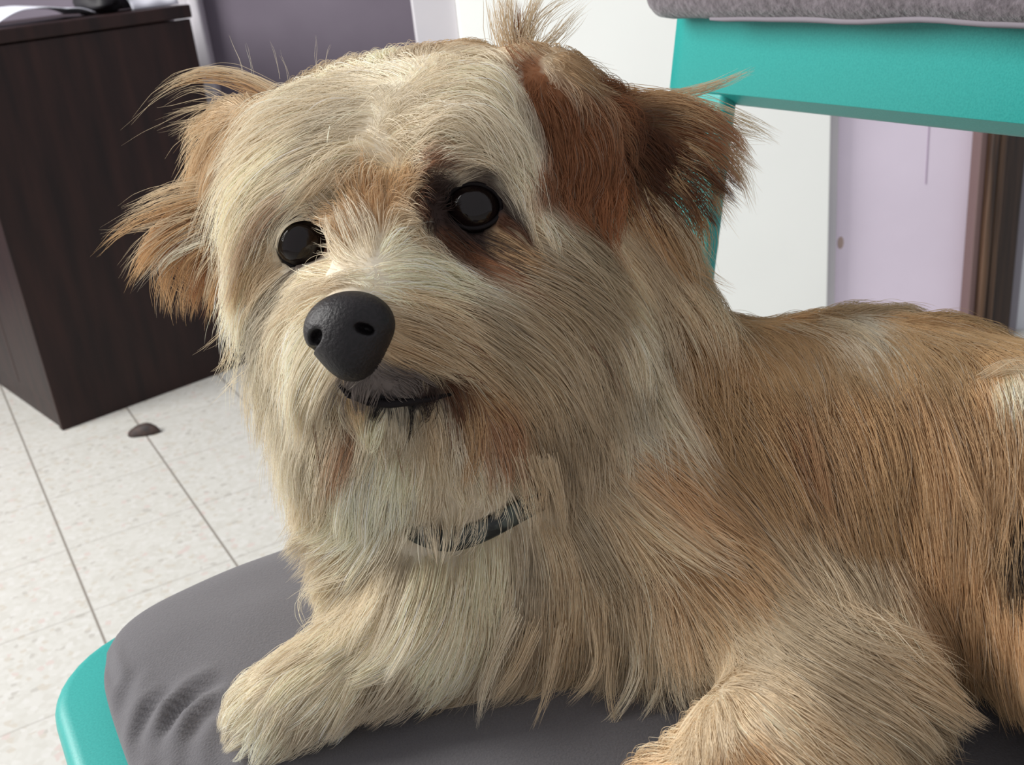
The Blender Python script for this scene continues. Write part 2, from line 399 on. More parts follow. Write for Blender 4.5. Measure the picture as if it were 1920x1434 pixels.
def pages():
    p0 = top_at(-12, .06); n, k = 26, 10; vs = []; fs = []; W_, D_ = .185, .16
    for j in range(k + 1):
        for i in range(n + 1):
            s_, t_ = i / n, j / k; w = p0 + ca_ * (s_ * W_) + cb_ * (t_ * D_)
            hgt = .034 * math.sin(math.pi * min(1, s_ * 1.02)) ** .8 * (1 - .35 * s_) * (.8 + .2 * t_) + .006 * max(0, math.sin(3 * math.pi * s_ - .6)) * s_
            vs.append((w[0], w[1], ch + .0012 + max(0, hgt)))
    for j in range(k):
        for i in range(n): q = j * (n + 1) + i; fs.append((q, q + 1, q + n + 2, q + n + 1))
    o = mesh_obj('paper_booklet', vs, fs, M['paper']); md = o.modifiers.new('s', 'SOLIDIFY'); md.thickness = .002; md.offset = 1
    return tag(o, 'curled white paper booklet lying open at the left of the cabinet top', 'paper')
pages()
STRAP = True
pc = top_at(186, .12)
tag(blob('pouch', pc, (.034, .07, .024), mat('black_pouch', srgb(24, 22, 26), .6), 3.1, .25), 'black pouch on the cabinet top between the two white papers', 'pouch')
pc = top_at(272, .10)
def folded_paper():
    vs = []; fs = []; n = 14
    for j, (b_, z_) in enumerate([(-.045, .0012), (-.04, .012), (-.02, .026), (.02, .034), (.06, .03), (.08, .0012)]):
        for i in range(n + 1):
            w = pc + ca_ * (-.048 + .096 * i / n) + cb_ * b_; vs.append((w[0], w[1], ch + z_ + (.002 * math.sin(i * .9 + j) if 0 < j < 5 else 0)))
    for j in range(5):
        for i in range(n): q = j * (n + 1) + i; fs.append((q, q + 1, q + n + 2, q + n + 1))
    o = mesh_obj('folded_paper', vs, fs, M['paper']); md = o.modifiers.new('s', 'SOLIDIFY'); md.thickness = .0015; md.offset = 1
    return tag(o, 'small folded white paper at the right end of the cabinet top', 'paper')
folded_paper()
def tube(name, pts, r, m, parent=None, n=8):
    pts = [np.asarray(p, float) for p in pts]; vs = []; fs = []
    for i, p in enumerate(pts):
        t = pts[min(i + 1, len(pts) - 1)] - pts[max(i - 1, 0)]; t /= np.linalg.norm(t)
        a_ = np.cross(t, [.1, .2, 1.0]); a_ /= np.linalg.norm(a_); b_ = np.cross(t, a_); rr = r[i] if hasattr(r, '__len__') else r
        for j in range(n):
            ph = 2 * math.pi * j / n; vs.append(p + (a_ * math.cos(ph) + b_ * math.sin(ph)) * rr)
    for i in range(len(pts) - 1):
        for j in range(n): fs.append((i * n + j, i * n + (j + 1) % n, (i + 1) * n + (j + 1) % n, (i + 1) * n + j))
    fs.append(tuple(range(n))[::-1]); fs.append(tuple(range((len(pts) - 1) * n, len(pts) * n)))
    return mesh_obj(name, vs, fs, m, parent)

# ================================================================== THE DOG
# signed distance model: smooth union of round cones and ellipsoids
def smin(a, b, k):
    h = np.clip(.5 + .5 * (b - a) / k, 0, 1); return b * (1 - h) + a * h - k * h * (1 - h)
def rcone(p, a, b, r1, r2):
    ba = b - a; l2 = ba @ ba; pa = p - a
    t = np.clip(pa @ ba / l2, 0, 1); return np.linalg.norm(pa - t[:, None] * ba, axis=1) - (r1 + (r2 - r1) * t)
def ellip(p, c, ax, rad):
    q = (p - c) @ np.asarray(ax).T; rad = np.asarray(rad)
    k0 = np.linalg.norm(q / rad, axis=1); k1 = np.linalg.norm(q / rad ** 2, axis=1); return k0 * (k0 - 1) / np.maximum(k1, 1e-9)
def frame(xa, ya):                                         # orthonormal rows
    xa = xa / np.linalg.norm(xa); ya = ya - xa * (xa @ ya); ya /= np.linalg.norm(ya); return np.array([xa, ya, np.cross(xa, ya)])
CZ = R[:, 2] * 1.0                                         # towards camera
PR = []
def rc(p0, p1, r0, r1, k=.02): PR.append(('c', np.array(p0), np.array(p1), r0, r1, k))
def el(c, ax, rad, k=.02): PR.append(('e', np.array(c), ax, rad, k))
# torso
rc(P(1310, 890, .535), P(1650, 915, .51), .078, .079)
rc(P(1650, 915, .51), P(2120, 1000, .440), .079, .072)
rc(P(2040, 990, .455), P(2200, 1120, .415), .070, .066)
# neck, throat, chest
rc(P(930, 430, .545), P(1130, 830, .555), .054, .070, .03)
rc(P(900, 700, .53), P(1000, 1010, .55), .050, .062, .03)
rc(P(960, 1040, .545), P(1250, 960, .55), .060, .07, .03)
rc(P(760, 1060, .525), P(900, 1130, .53), .036, .048, .02)
# skull
rc(P(690, 335, .500), P(850, 310, .492), .043, .047, .02)
rc(P(615, 370, .492), P(860, 330, .488), .031, .044, .02)
rc(P(620, 250, .510), P(870, 205, .508), .024, .029, .02)
# brows
rc(P(560, 370, .468), P(545, 400, .470), .019, .016, .012)
rc(P(840, 290, .448), P(930, 320, .452), .017, .016, .012)
# cheeks
rc(P(575, 525, .487), P(640, 590, .468), .027, .026, .02)
rc(P(960, 500, .478), P(900, 590, .468), .040, .034, .02)
rc(P(1030, 540, .510), P(1060, 660, .520), .040, .040, .02)
# muzzle
rc(P(748, 490, .452), P(672, 606, .415), .026, .0175, .014)
rc(P(720, 600, .438), P(690, 672, .418), .024, .0155, .012)
rc(P(790, 640, .445), P(740, 690, .430), .022, .014, .012)
rc(P(640, 620, .440), P(640, 670, .428), .016, .013, .012)
rc(P(700, 690, .421), P(765, 712, .428), .0115, .0125, .01)
rc(P(600, 680, .472), P(660, 800, .474), .020, .024, .02)
rc(P(660, 800, .474), P(710, 940, .492), .024, .030, .02)
# lower jaw, beard mass
rc(P(830, 740, .462), P(735, 752, .432), .027, .0125, .010)
rc(P(800, 800, .475), P(860, 850, .485), .034, .036, .02)
# shoulders
rc(P(1230, 980, .515), P(1400, 1080, .50), .056, .045, .025)
# near foreleg: upper arm to elbow, forearm to paw
rc(P(1400, 1080, .50), G(1560, 1255, .474 + .042), .046, .028, .035)
rc(G(1560, 1265, .474 + .036), G(1420, 1440, .474 + .030), .030, .025, .03)
rc(G(1420, 1440, .474 + .034), G(1290, 1560, .474 + .024), .027, .021, .015)
# far foreleg
rc(P(830, 1090, .52), G(775, 1170, .474 + .045), .038, .026, .02)
rc(G(775, 1175, .474 + .036), G(615, 1262, .474 + .026), .022, .0170, .015)
rc(G(610, 1275, .474 + .026), G(530, 1315, .474 + .020), .0175, .0180, .012)
for qx, qy in ((482, 1318), (495, 1342), (520, 1356), (545, 1352)):  # toes
    rc(G(530, 1310, .474 + .022), G(qx, qy, .474 + .0125), .013, .010, .006)
# hind thigh and hip, beyond the frame
rc(P(2120, 1060, .425), G(2150, 1300, .474 + .05), .055, .038, .025)
# ears
def pl(px, py, d): return P(px, py, d)
eA = [pl(1005, 130, .478), pl(1070, 130, .480), pl(1160, 200, .478), pl(1190, 270, .470), pl(1120, 370, .462), pl(1062, 395, .460), pl(1000, 300, .462)]
def earlobe(c, xd, yd, rad, k): el(c, frame(np.array(xd), np.array(yd)), rad, k)
cx_, cy_ = R[:, 0], R[:, 1]
earlobe(P(1062, 240, .468), cx_ * .25 - cy_ * 1.0 + CZ * .12, cx_ + cy_ * .25 - CZ * .25, (.036, .024, .0065), .008)
earlobe(P(1100, 212, .476), cx_ * .9 - cy_ * .45, cy_ * .9 + cx_ * .45, (.030, .013, .009), .008)
earlobe(P(1095, 300, .468), cx_ * .1 - cy_ * 1.0, cx_ - CZ * .2, (.026, .018, .006), .008)
earlobe(P(1215, 265, .488), cx_ * 1.0 + cy_ * .35 - CZ * .2, -cx_ * .35 + cy_ + CZ * .3, (.030, .021, .006), .008)
rc(P(985, 150, .484), P(1040, 165, .480), .014, .014, .012)
earlobe(P(415, 370, .520), -cx_ * .35 - cy_ * 1.0 - CZ * .15, cx_ - cy_ * .35, (.036, .0105, .0065), .008)
earlobe(P(355, 428, .526), -cx_ * .95 - cy_ * .3, -cx_ * .3 + cy_, (.020, .010, .005), .008)
rc(P(455, 250, .518), P(520, 290, .505), .014, .020, .014)
rc(P(1170, 410, .508), P(1210, 545, .518), .018, .024, .02)

EYES = []
def sdf(p, carve=True):
    d = None
    for q in PR:
        if q[0] == 'c': v = rcone(p, q[1], q[2], q[3], q[4]); k = q[5]
        else: v = ellip(p, q[1], q[2], q[3]); k = q[4]
        d = v if d is None else smin(d, v, k)
    return d
def grad(p, e=.0012):
    g = np.stack([sdf(p + np.eye(3)[i] * e) - sdf(p - np.eye(3)[i] * e) for i in range(3)], 1)
    return g / np.maximum(np.linalg.norm(g, axis=1, keepdims=True), 1e-9)

def surface_nets(fn, lo, hi, h):
    n = np.ceil((np.array(hi) - lo) / h).astype(int) + 1
    xs = [lo[i] + h * np.arange(n[i]) for i in range(3)]
    gx, gy, gz = np.meshgrid(*xs, indexing='ij'); pts = np.stack([gx, gy, gz], -1).reshape(-1, 3)
    val = np.concatenate([fn(c) for c in np.array_split(pts, max(1, len(pts) // 200000))]).reshape(n)
    s = val < 0
    cn = n - 1; acc = np.zeros((*cn, 3)); cnt = np.zeros(cn)
    corners = [(i, j, k) for i in (0, 1) for j in (0, 1) for k in (0, 1)]
    base = np.stack(np.meshgrid(*[np.arange(c) for c in cn], indexing='ij'), -1)
    for a in range(8):
        for b in range(a + 1, 8):
            da = np.array(corners[b]) - corners[a]
            if abs(da).sum() != 1: continue
            ca, cb = corners[a], corners[b]
            va = val[ca[0]:ca[0] + cn[0], ca[1]:ca[1] + cn[1], ca[2]:ca[2] + cn[2]]
            vb = val[cb[0]:cb[0] + cn[0], cb[1]:cb[1] + cn[1], cb[2]:cb[2] + cn[2]]
            m = (va < 0) != (vb < 0); t = np.where(m, va / np.where(m, va - vb, 1), 0)
            pt = base + np.array(ca) + t[..., None] * da
            acc += pt * m[..., None]; cnt += m
    act = cnt > 0; idx = -np.ones(cn, int); idx[act] = np.arange(act.sum())
    verts = acc[act] / cnt[act][:, None] * h + lo
    faces = []
    for ax in range(3):
        o1, o2 = (ax + 1) % 3, (ax + 2) % 3
        sl0 = [slice(None)] * 3; sl1 = [slice(None)] * 3; sl0[ax] = slice(0, -1); sl1[ax] = slice(1, None)
        e = s[tuple(sl0)] != s[tuple(sl1)]; ii = np.argwhere(e)
        ok = (ii[:, o1] > 0) & (ii[:, o2] > 0) & (ii[:, o1] < cn[o1]) & (ii[:, o2] < cn[o2]); ii = ii[ok]
        def at(d1, d2):
            q = ii.copy(); q[:, o1] -= d1; q[:, o2] -= d2; return idx[q[:, 0], q[:, 1], q[:, 2]]
        f = np.stack([at(0, 0), at(1, 0), at(1, 1), at(0, 1)], 1)
        fl = s[ii[:, 0], ii[:, 1], ii[:, 2]]; f[~fl] = f[~fl][:, ::-1]
        faces.append(f)
    f = np.concatenate(faces); f = f[(f >= 0).all(1)]
    return verts, f

EAR_R = [i for i, q in enumerate(PR) if q[0] == 'e' and (R.T @ (q[1] - CAM))[0] > 0]
EAR_L = [i for i, q in enumerate(PR) if q[0] == 'e' and (R.T @ (q[1] - CAM))[0] <= 0]
def region(p):                                           # 0 body, 1 right-hand ear, 2 left-hand ear
    g = np.zeros(len(p), int)
    for k, ids in ((1, EAR_R), (2, EAR_L)):
        d = np.min([ellip(p, *PR[i][1:4]) for i in ids], axis=0); g[d < .0022] = k
    return g
def trace(px, py, tmax=.75):
    """first hit of the camera ray with the body; nan where it misses"""
    r = ray(px, py); L_ = np.linalg.norm(r, axis=-1, keepdims=True); r_ = r / L_
    t = np.full(len(r_), .34); alive = np.ones(len(r_), bool)
    for _ in range(70):
        d = sdf(CAM + r_ * t[:, None]); t = np.where(alive, t + d * .85, t); alive &= (t < tmax * 1.2) & (d > .0002)
        if not alive.any(): break
    hit = sdf(CAM + r_ * t[:, None]) < .0015
    dep = t / L_[:, 0]; return np.where(hit, dep, np.nan)
_e = trace(np.array([890., 567.]), np.array([388., 458.]))
EYES = [(np.array(P(890, 388, _e[0] + .0060)), .0122), (np.array(P(567, 456, _e[1] + .0056)), .0121)]
print('eye depths', _e)
def body_fn(p):
    d = sdf(p)
    d = np.maximum(d, (ZC + .0025) - p[:, 2])              # rests on the cushion
    for c, r in EYES:                                      # eye sockets
        d = np.maximum(d, -(np.linalg.norm(p - c, axis=1) - r * .97))
    return d
allp = np.array([q for pr in PR for q in ([pr[1], pr[2]] if pr[0] == 'c' else [pr[1]])])
lo = allp.min(0) - .11; hi = allp.max(0) + .11; lo[2] = max(lo[2], ZC - .012)
BV, BF = surface_nets(body_fn, lo, hi, .0032)
def np_mesh(name, V, Fq, m, parent=None, smooth_it=0):
    me = bpy.data.meshes.new(name)
    me.vertices.add(len(V)); me.vertices.foreach_set('co', V.astype(np.float32).ravel())
    k = Fq.shape[1]; me.loops.add(len(Fq) * k); me.loops.foreach_set('vertex_index', Fq.astype(np.int32).ravel())
    me.polygons.add(len(Fq)); me.polygons.foreach_set('loop_start', np.arange(0, len(Fq) * k, k, dtype=np.int32))
    me.update(calc_edges=True); me.validate()
    return link(name, me, m, parent)

# ---- colour of the coat, by place on the body
WHITE = srgb(244, 235, 214); CREAM = srgb(236, 224, 200); SAND = srgb(218, 199, 168); TAN = srgb(206, 172, 130)
GOLD = srgb(200, 166, 122); RUST = srgb(156, 104, 68); DRUST = srgb(104, 66, 44); DARK = srgb(60, 43, 37); BLACK = srgb(26, 22, 24)
PINK = srgb(196, 156, 122); GREYB = srgb(122, 112, 106)
COL = [  # px, py, radius px, colour, weight
 (640,200,110,CREAM,1),(600,180,36,WHITE,1),(520,180,50,SAND,1.2),(480,240,40,SAND,1.2),(740,150,50,WHITE,1),(700,200,30,WHITE,.8),(820,180,100,CREAM,1),(900,200,90,CREAM,1),(700,260,70,CREAM,1),(560,260,80,CREAM,1),(470,360,70,WHITE,1.5),(440,470,50,WHITE,2),  # forehead whites paint a highlight; left-rim whites are pale fur plus painted light
 (500,460,50,SAND,1.2),(510,400,60,CREAM,1),(640,330,50,CREAM,1),(720,330,45,SAND,1),(700,400,42,TAN,1.2),(760,420,36,SAND,1),(720,470,40,CREAM,1),(860,250,80,CREAM,1.2),
 (940,270,60,CREAM,1.2),(985,350,40,CREAM,1.2),(870,310,34,SAND,1),(545,415,20,DARK,2.4),(560,500,16,DARK,2.2),(600,460,20,DRUST,1.4),(535,380,22,RUST,1.2),
 (830,345,26,DARK,2.2),(900,330,26,DARK,2.4),(945,380,22,DARK,1.5),(825,400,26,DARK,2.4),(812,372,20,DARK,2.0),(790,395,16,DRUST,1.6),(890,445,24,DARK,1.6),(950,415,16,DRUST,1.0),(840,450,24,DRUST,2),(800,320,30,RUST,1),(870,490,26,RUST,1.3),(940,470,30,TAN,1.2),
 (560,550,60,CREAM,1.2),(470,600,70,WHITE,1.5),(520,640,70,WHITE,1.2),(590,540,45,CREAM,1.2),(680,500,50,CREAM,1.3),(750,500,50,CREAM,1.3),(830,520,50,CREAM,1.2),
 (640,530,18,SAND,1.4),(755,560,24,SAND,1.2),(850,590,60,SAND,1.1),(800,640,40,SAND,1),(960,560,70,SAND,1),(1060,560,70,SAND,1),(1150,620,80,CREAM,1),
 (700,715,22,GREYB,2.2),(660,720,16,GREYB,2),(750,720,22,GREYB,2),(800,735,24,DARK,1.8),(720,750,15,BLACK,3),(780,752,15,BLACK,2.2),(850,730,22,DRUST,.9),(890,760,28,TAN,1.2),(930,800,36,PINK,1.5),(650,790,32,PINK,1.2),(700,800,34,CREAM,1.5),
 (600,760,50,CREAM,1.4),(560,800,60,WHITE,1.4),(560,700,50,WHITE,1.2),(780,860,80,CREAM,1.1),(900,880,60,CREAM,1),(700,900,80,WHITE,1),(620,900,60,CREAM,1),(1000,760,60,SAND,1),(1040,880,60,SAND,1),
 (1180,760,60,CREAM,1),(1100,760,50,SAND,1),(620,1040,70,CREAM,1.2),(760,1100,90,CREAM,1),(900,1150,110,CREAM,1),(1050,1150,100,SAND,1),(1170,1200,80,CREAM,1),(900,1280,80,SAND,1),
 (560,1280,90,CREAM,1.4),(470,1340,60,WHITE,1.6),(700,1200,60,CREAM,1),(760,1300,60,SAND,1.5),
 (585,640,36,WHITE,2),(600,700,30,CREAM,2),(690,788,22,CREAM,3),(740,795,24,CREAM,3),(800,795,26,SAND,3),(650,775,18,CREAM,2),
 (1060,455,34,SAND,3),(990,450,26,SAND,2),(1130,420,26,SAND,2.4),(1180,430,30,SAND,2.4),(1240,450,40,SAND,1.6),
 (1300,640,70,GOLD,1),(1420,640,80,GOLD,1),(1560,620,40,CREAM,1.3),(1640,640,60,GOLD,1),(1800,640,90,GOLD,1),(1900,690,40,CREAM,1.2),(1350,780,90,GOLD,1),(1480,850,90,TAN,1),(1460,780,40,RUST,.7),
 (1620,860,100,GOLD,1),(1800,860,110,TAN,1),(1300,960,80,TAN,1),(1450,1000,90,SAND,1),(1600,1080,100,SAND,1),(1800,1080,110,TAN,1),(1400,1130,90,SAND,1),
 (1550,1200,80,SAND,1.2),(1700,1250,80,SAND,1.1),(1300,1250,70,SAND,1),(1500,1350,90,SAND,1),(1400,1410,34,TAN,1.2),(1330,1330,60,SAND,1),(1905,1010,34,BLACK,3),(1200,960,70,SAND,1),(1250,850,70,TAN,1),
 (1050,300,90,RUST,3.2),(1010,200,50,RUST,2.4),(1000,330,36,RUST,2.2),(1110,250,60,RUST,2.4),(1090,370,46,RUST,2.2),(1085,118,22,TAN,1.2),(1165,175,18,TAN,.8),(1210,270,50,DRUST,3),(1250,330,46,DRUST,2.4),(1290,230,40,RUST,2),(1230,190,40,TAN,2),(1330,230,40,SAND,1.6),(1200,400,50,TAN,1.4),(1290,400,50,TAN,1),(1130,430,50,SAND,1.2),(1250,500,70,SAND,1.2),
 (400,200,60,TAN,1.6),(380,300,60,TAN,1.8),(420,330,40,SAND,1.2),(340,420,50,TAN,2),(300,440,50,TAN,1.6),(400,420,40,RUST,1.2),(420,530,36,TAN,1.6),(400,490,36,SAND,1.4),(430,220,50,SAND,1.2),
]
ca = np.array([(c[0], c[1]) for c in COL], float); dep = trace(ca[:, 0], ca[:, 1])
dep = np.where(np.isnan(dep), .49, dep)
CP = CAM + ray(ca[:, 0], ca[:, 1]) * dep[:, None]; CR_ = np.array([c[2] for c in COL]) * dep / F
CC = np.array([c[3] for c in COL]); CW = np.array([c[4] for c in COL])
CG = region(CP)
def colour_at(p):
    out = np.zeros((len(p), 3)); ws = np.zeros(len(p))
    base = np.array(GOLD) * .5 + np.array(SAND) * .5
    for c0 in range(0, len(p), 20000):
        q = p[c0:c0 + 20000]; d2 = ((q[:, None] - CP[None]) ** 2).sum(-1); mis = region(q)[:, None] != CG[None]
        w = np.where(mis, .03, 1.0) * CW * np.exp(-d2 / (2 * (CR_ * .62) ** 2)); w = w ** 1.5; s_ = w.sum(1)
        out[c0:c0 + 20000] = (w @ CC + .0004 * base) / (s_ + .0004)[:, None]
    return out

skin = bpy.data.materials.new('undercoat'); skin.use_nodes = True
N, L, b = nodes_of(skin); at_ = N.new('ShaderNodeAttribute'); at_.attribute_name = 'coat'
L.new(at_.outputs['Color'], b.inputs['Base Color']); b.inputs['Roughness'].default_value = .9
dog = np_mesh('dog', BV, BF, skin)
tag(dog, 'shaggy cream and tan small dog lying on the grey cushion of the teal chair', 'dog')
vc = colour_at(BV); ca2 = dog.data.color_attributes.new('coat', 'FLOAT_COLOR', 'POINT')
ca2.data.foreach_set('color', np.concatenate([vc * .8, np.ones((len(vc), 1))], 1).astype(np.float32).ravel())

# ---- fur guides: strokes "x,y x,y x,y ..." on the photographed coat, with a lift in mm
GUIDES = """
700,300 640,285 560,320 490,390|5
660,230 580,225 500,280 440,370|5
640,170 550,160 470,200 410,270|6
740,140 660,130 580,150|6
600,250 520,290 460,360 430,450|6
560,330 490,370 450,430 430,510|5
520,370 470,410 440,480 430,560|5
510,440 480,460 450,520|3
500,500 470,540 440,600|4
540,530 500,570 460,640|4
480,560 455,620 440,700|6
540,600 490,650 470,740|6
590,560 530,590 490,650|5
600,640 560,700 540,790|6
620,700 590,780 570,870|7
560,680 530,760 520,860|8
600,520 550,550 510,590|3
640,515 600,530 560,560|3
690,500 640,515 600,545|3
720,500 770,500 830,520|4
780,490 840,500 910,540|4
690,460 680,400 660,340|4
740,460 770,400 800,360|4
640,470 610,430 590,400|4
650,400 620,350 590,310|5
710,390 700,320 690,260|5
760,380 790,310 840,270|5
780,320 830,260 900,270 960,340|5
740,250 800,200 880,210 950,280|6
790,180 860,150 930,180 985,260|6
840,110 910,110 960,140|6
900,200 960,250 990,330 1000,400|5
940,290 980,340 1000,400|4
900,280 950,300 985,360|4
850,300 900,285 950,320|4
820,310 840,290 880,285|3
800,350 790,320 800,290|2
860,330 880,305 910,300|2
950,345 975,370 985,400|2
975,400 1000,430 1010,470|3
930,430 960,450 990,480|3
830,440 870,470 920,490|2
800,410 790,440 800,470|2
780,440 790,470 820,490|3
770,540 840,555 920,600|4
760,590 830,610 910,650|4
760,640 830,670 910,710|5
760,690 800,710 850,730|3
860,540 950,570 1040,620|5
880,610 960,660 1040,730|6
900,690 970,750 1020,840|7
950,490 1040,520 1130,580 1190,660|5
1010,450 1090,500 1170,570 1220,670|6
1060,420 1130,490 1200,580|6
1120,420 1180,500 1250,600|7
1180,400 1240,470 1300,560|7
1230,460 1280,530 1310,600|7
1000,580 1090,640 1160,740 1200,840|7
1020,680 1080,760 1120,870|7
1130,640 1190,720 1220,820|8
1200,600 1240,680 1260,780|6
1090,760 1130,860 1140,950|7
676,750 672,756 668,764|1
710,756 708,762 706,770|1
750,755 750,762 750,770|1
795,750 798,757 802,766|1
690,710 684,722 680,733|1
740,712 742,726 745,738|1
790,715 800,728 812,740|1
650,705 642,715 636,724|1
700,775 695,830 690,890|5
760,775 760,840 755,900|5
830,780 835,840 825,920|6
900,790 915,860 920,920|6
960,800 985,870 990,930|7
1020,830 1050,910 1060,990|7
600,700 570,780 560,860|7
570,760 550,840 545,920|7
610,820 590,900 585,970|8
570,640 520,700 490,780|7
640,770 620,850 600,940|7
590,760 560,840 550,930|8
660,860 650,940 640,1000|7
720,880 720,950 715,1010|7
790,890 790,930 785,965|4
880,890 890,930 885,955|4
640,1000 580,1020 540,1030|6
640,1060 590,1090 560,1130|6
680,1040 650,1110 610,1180|7
740,1060 720,1140 680,1220|8
800,1060 780,1150 740,1250|9
860,1070 850,1170 800,1270|9
920,1070 920,1180 870,1290|9
980,1060 990,1180 940,1290 900,1360|10
1040,1060 1060,1180 1030,1290|10
1100,1060 1130,1180 1100,1300|10
1160,1060 1190,1180 1170,1300|10
760,1170 740,1220 710,1270|6
850,1200 830,1250 800,1290|7
950,1210 920,1300 890,1350|8
1050,1230 1040,1310 1010,1370|8
1150,1240 1160,1330 1150,1400|8
700,1180 640,1200 570,1240|5
640,1210 580,1240 510,1280|4
600,1240 540,1270 480,1310|4
560,1260 500,1290 450,1340|4
500,1290 460,1320 435,1360|4
490,1330 465,1360 455,1385|3
540,1320 520,1350 505,1385|3
600,1290 570,1340 545,1380|4
660,1260 630,1310 600,1350|5
720,1230 690,1280 660,1320|5
780,1230 760,1270 730,1300|5
1230,1050 1250,1170 1240,1300 1210,1400|9
1280,1100 1330,1200 1370,1310|8
1130,980 1180,1060 1230,1150|7
1060,980 1110,1060 1140,1150|7
1150,900 1230,970 1330,1040|6
1200,850 1280,920 1380,1000|6
1220,960 1330,1030 1460,1090|6
1300,1060 1420,1130 1550,1190|6
1350,1150 1460,1220 1580,1280|7
1450,1130 1550,1200 1650,1260|6
1550,1180 1630,1225 1740,1235|8
1620,1240 1690,1280 1760,1350|7
1420,1250 1510,1310 1610,1390|6
1350,1270 1410,1350 1450,1430|6
1300,1290 1310,1370 1290,1440|6
1550,1290 1640,1350 1720,1420|6
1480,1360 1540,1410 1600,1470|5
1400,1400 1450,1450 1520,1490|5
1340,1420 1330,1480 1310,1540|5
1290,600 1370,640 1430,730 1470,840|4
1380,600 1460,640 1520,730 1550,850|4
1470,590 1540,620 1600,710 1620,820|4
1560,585 1640,620 1690,710 1700,810|4
1680,585 1760,620 1800,700|4
1800,590 1870,620 1920,700|4
1880,620 1940,660 1980,740|4
1250,660 1310,740 1360,860|4
1330,700 1400,790 1450,900|4
1420,720 1480,820 1520,940|4
1530,720 1580,820 1610,930|4
1640,720 1690,820 1710,930|4
1750,720 1790,820 1800,930|4
1860,720 1890,820 1890,930|4
1280,820 1350,900 1420,1000|5
1370,870 1440,960 1500,1070|5
1480,880 1540,980 1580,1090|5
1590,900 1630,1000 1650,1110|5
1700,900 1730,1000 1740,1110|5
1810,900 1830,1000 1830,1110|5
1900,900 1910,1000 1900,1100|5
1400,1010 1480,1090 1560,1180|5
1520,1040 1580,1120 1630,1200|5
1640,1060 1680,1140 1700,1220|5
1740,1060 1770,1140 1780,1210|5
1850,1060 1870,1150 1870,1220|5
1010,150 1020,200 1030,250|2
1060,150 1100,190 1140,240|3
1110,170 1150,210 1180,260|3
1020,230 1030,280 1040,330|2
1080,230 1100,280 1110,330|2
1140,260 1150,310 1150,350|2
1000,280 1005,330 1015,380|2
1040,320 1050,370 1055,415|2
1090,330 1100,370 1090,410|2
985,200 992,240 1000,280|2
1060,200 1075,240 1090,290|2
1010,190 1012,230 1018,280|2
1050,260 1058,300 1065,350|2
1125,225 1150,260 1165,300|2
1110,290 1118,330 1115,370|2
1150,280 1160,310 1155,340|2
1070,350 1070,385 1060,415|1
1030,350 1040,385 1050,410|1
1130,320 1130,350 1110,390|1
1200,240 1225,255 1250,280|2
1220,280 1250,300 1270,330|2
1240,240 1270,260 1300,290|3
1180,220 1215,225 1250,235|3
1180,270 1200,310 1210,350|2
1000,120 960,90 945,50|5
1140,160 1200,180 1280,175|5
1190,200 1260,200 1340,190|5
1250,210 1320,215 1400,250|6
1280,260 1340,290 1390,360|6
1240,300 1300,340 1350,420|6
1210,330 1260,380 1310,460|6
1190,280 1220,320 1240,360|2
1170,350 1210,420 1260,500|5
450,240 400,270 350,330|5
480,210 420,180 350,190|7
430,280 390,330 350,400|5
410,340 350,390 280,440|6
390,380 320,420 250,480|6
370,420 310,470 260,540|6
400,430 360,490 330,550|6
430,350 420,430 415,510|4
430,440 425,510 420,580|5
430,520 430,580 430,650|5
"""
def parse_guides():
    out = []
    for ln in GUIDES.strip().splitlines():
        a, lift = ln.split('|'); pts = [tuple(map(float, q.split(','))) for q in a.split()]
        pts = np.array(pts); lift = float(lift) / 1000
        # arc-length resample to NP samples in the image, then drop onto the coat
        seg = np.r_[0, np.cumsum(np.linalg.norm(np.diff(pts, axis=0), axis=1))]
        # smooth (quadratic) interpolation through the stroke
        t = np.linspace(0, 1, NPG) * seg[-1]
        px = np.interp(t, seg, pts[:, 0]); py = np.interp(t, seg, pts[:, 1])
        for _ in range(3):
            px[1:-1] = (px[:-2] + 2 * px[1:-1] + px[2:]) / 4; py[1:-1] = (py[:-2] + 2 * py[1:-1] + py[2:]) / 4
        out.append((px, py, lift))
    return out
NPG = 9
gp = parse_guides()
gx = np.array([g[0] for g in gp]); gy = np.array([g[1] for g in gp]); gl = np.array([g[2] for g in gp])
gd = trace(gx.ravel(), gy.ravel()).reshape(gx.shape)
Gp = np.zeros((len(gp), NPG, 3)); keep = []
for i in range(len(gp)):
    d = gd[i].copy()
    if np.isnan(d[0]):
        if np.isnan(d).all(): print('guide misses', gx[i, 0], gy[i, 0]); continue
        print('guide root misses', gx[i, 0], gy[i, 0]); d[0] = d[~np.isnan(d)][0]
    for j in range(1, NPG):
        step = math.hypot(gx[i, j] - gx[i, j - 1], gy[i, j] - gy[i, j - 1]) * d[j - 1] / F
        if np.isnan(d[j]): d[j] = d[j - 1]
        d[j] = min(max(d[j], d[j - 1] - step * 1.0), d[j - 1] + step * .9)
    s = np.linspace(0, 1, NPG); d = d - gl[i] * s ** .7
    d[0] = gd[i, 0] if not np.isnan(gd[i, 0]) else d[0]
    Gp[i] = CAM + ray(gx[i], gy[i]) * d[:, None]; keep.append(i)
Gp = Gp[keep]; GR = Gp[:, 0]; GN = grad(GR); GO = Gp - GR[:, None]

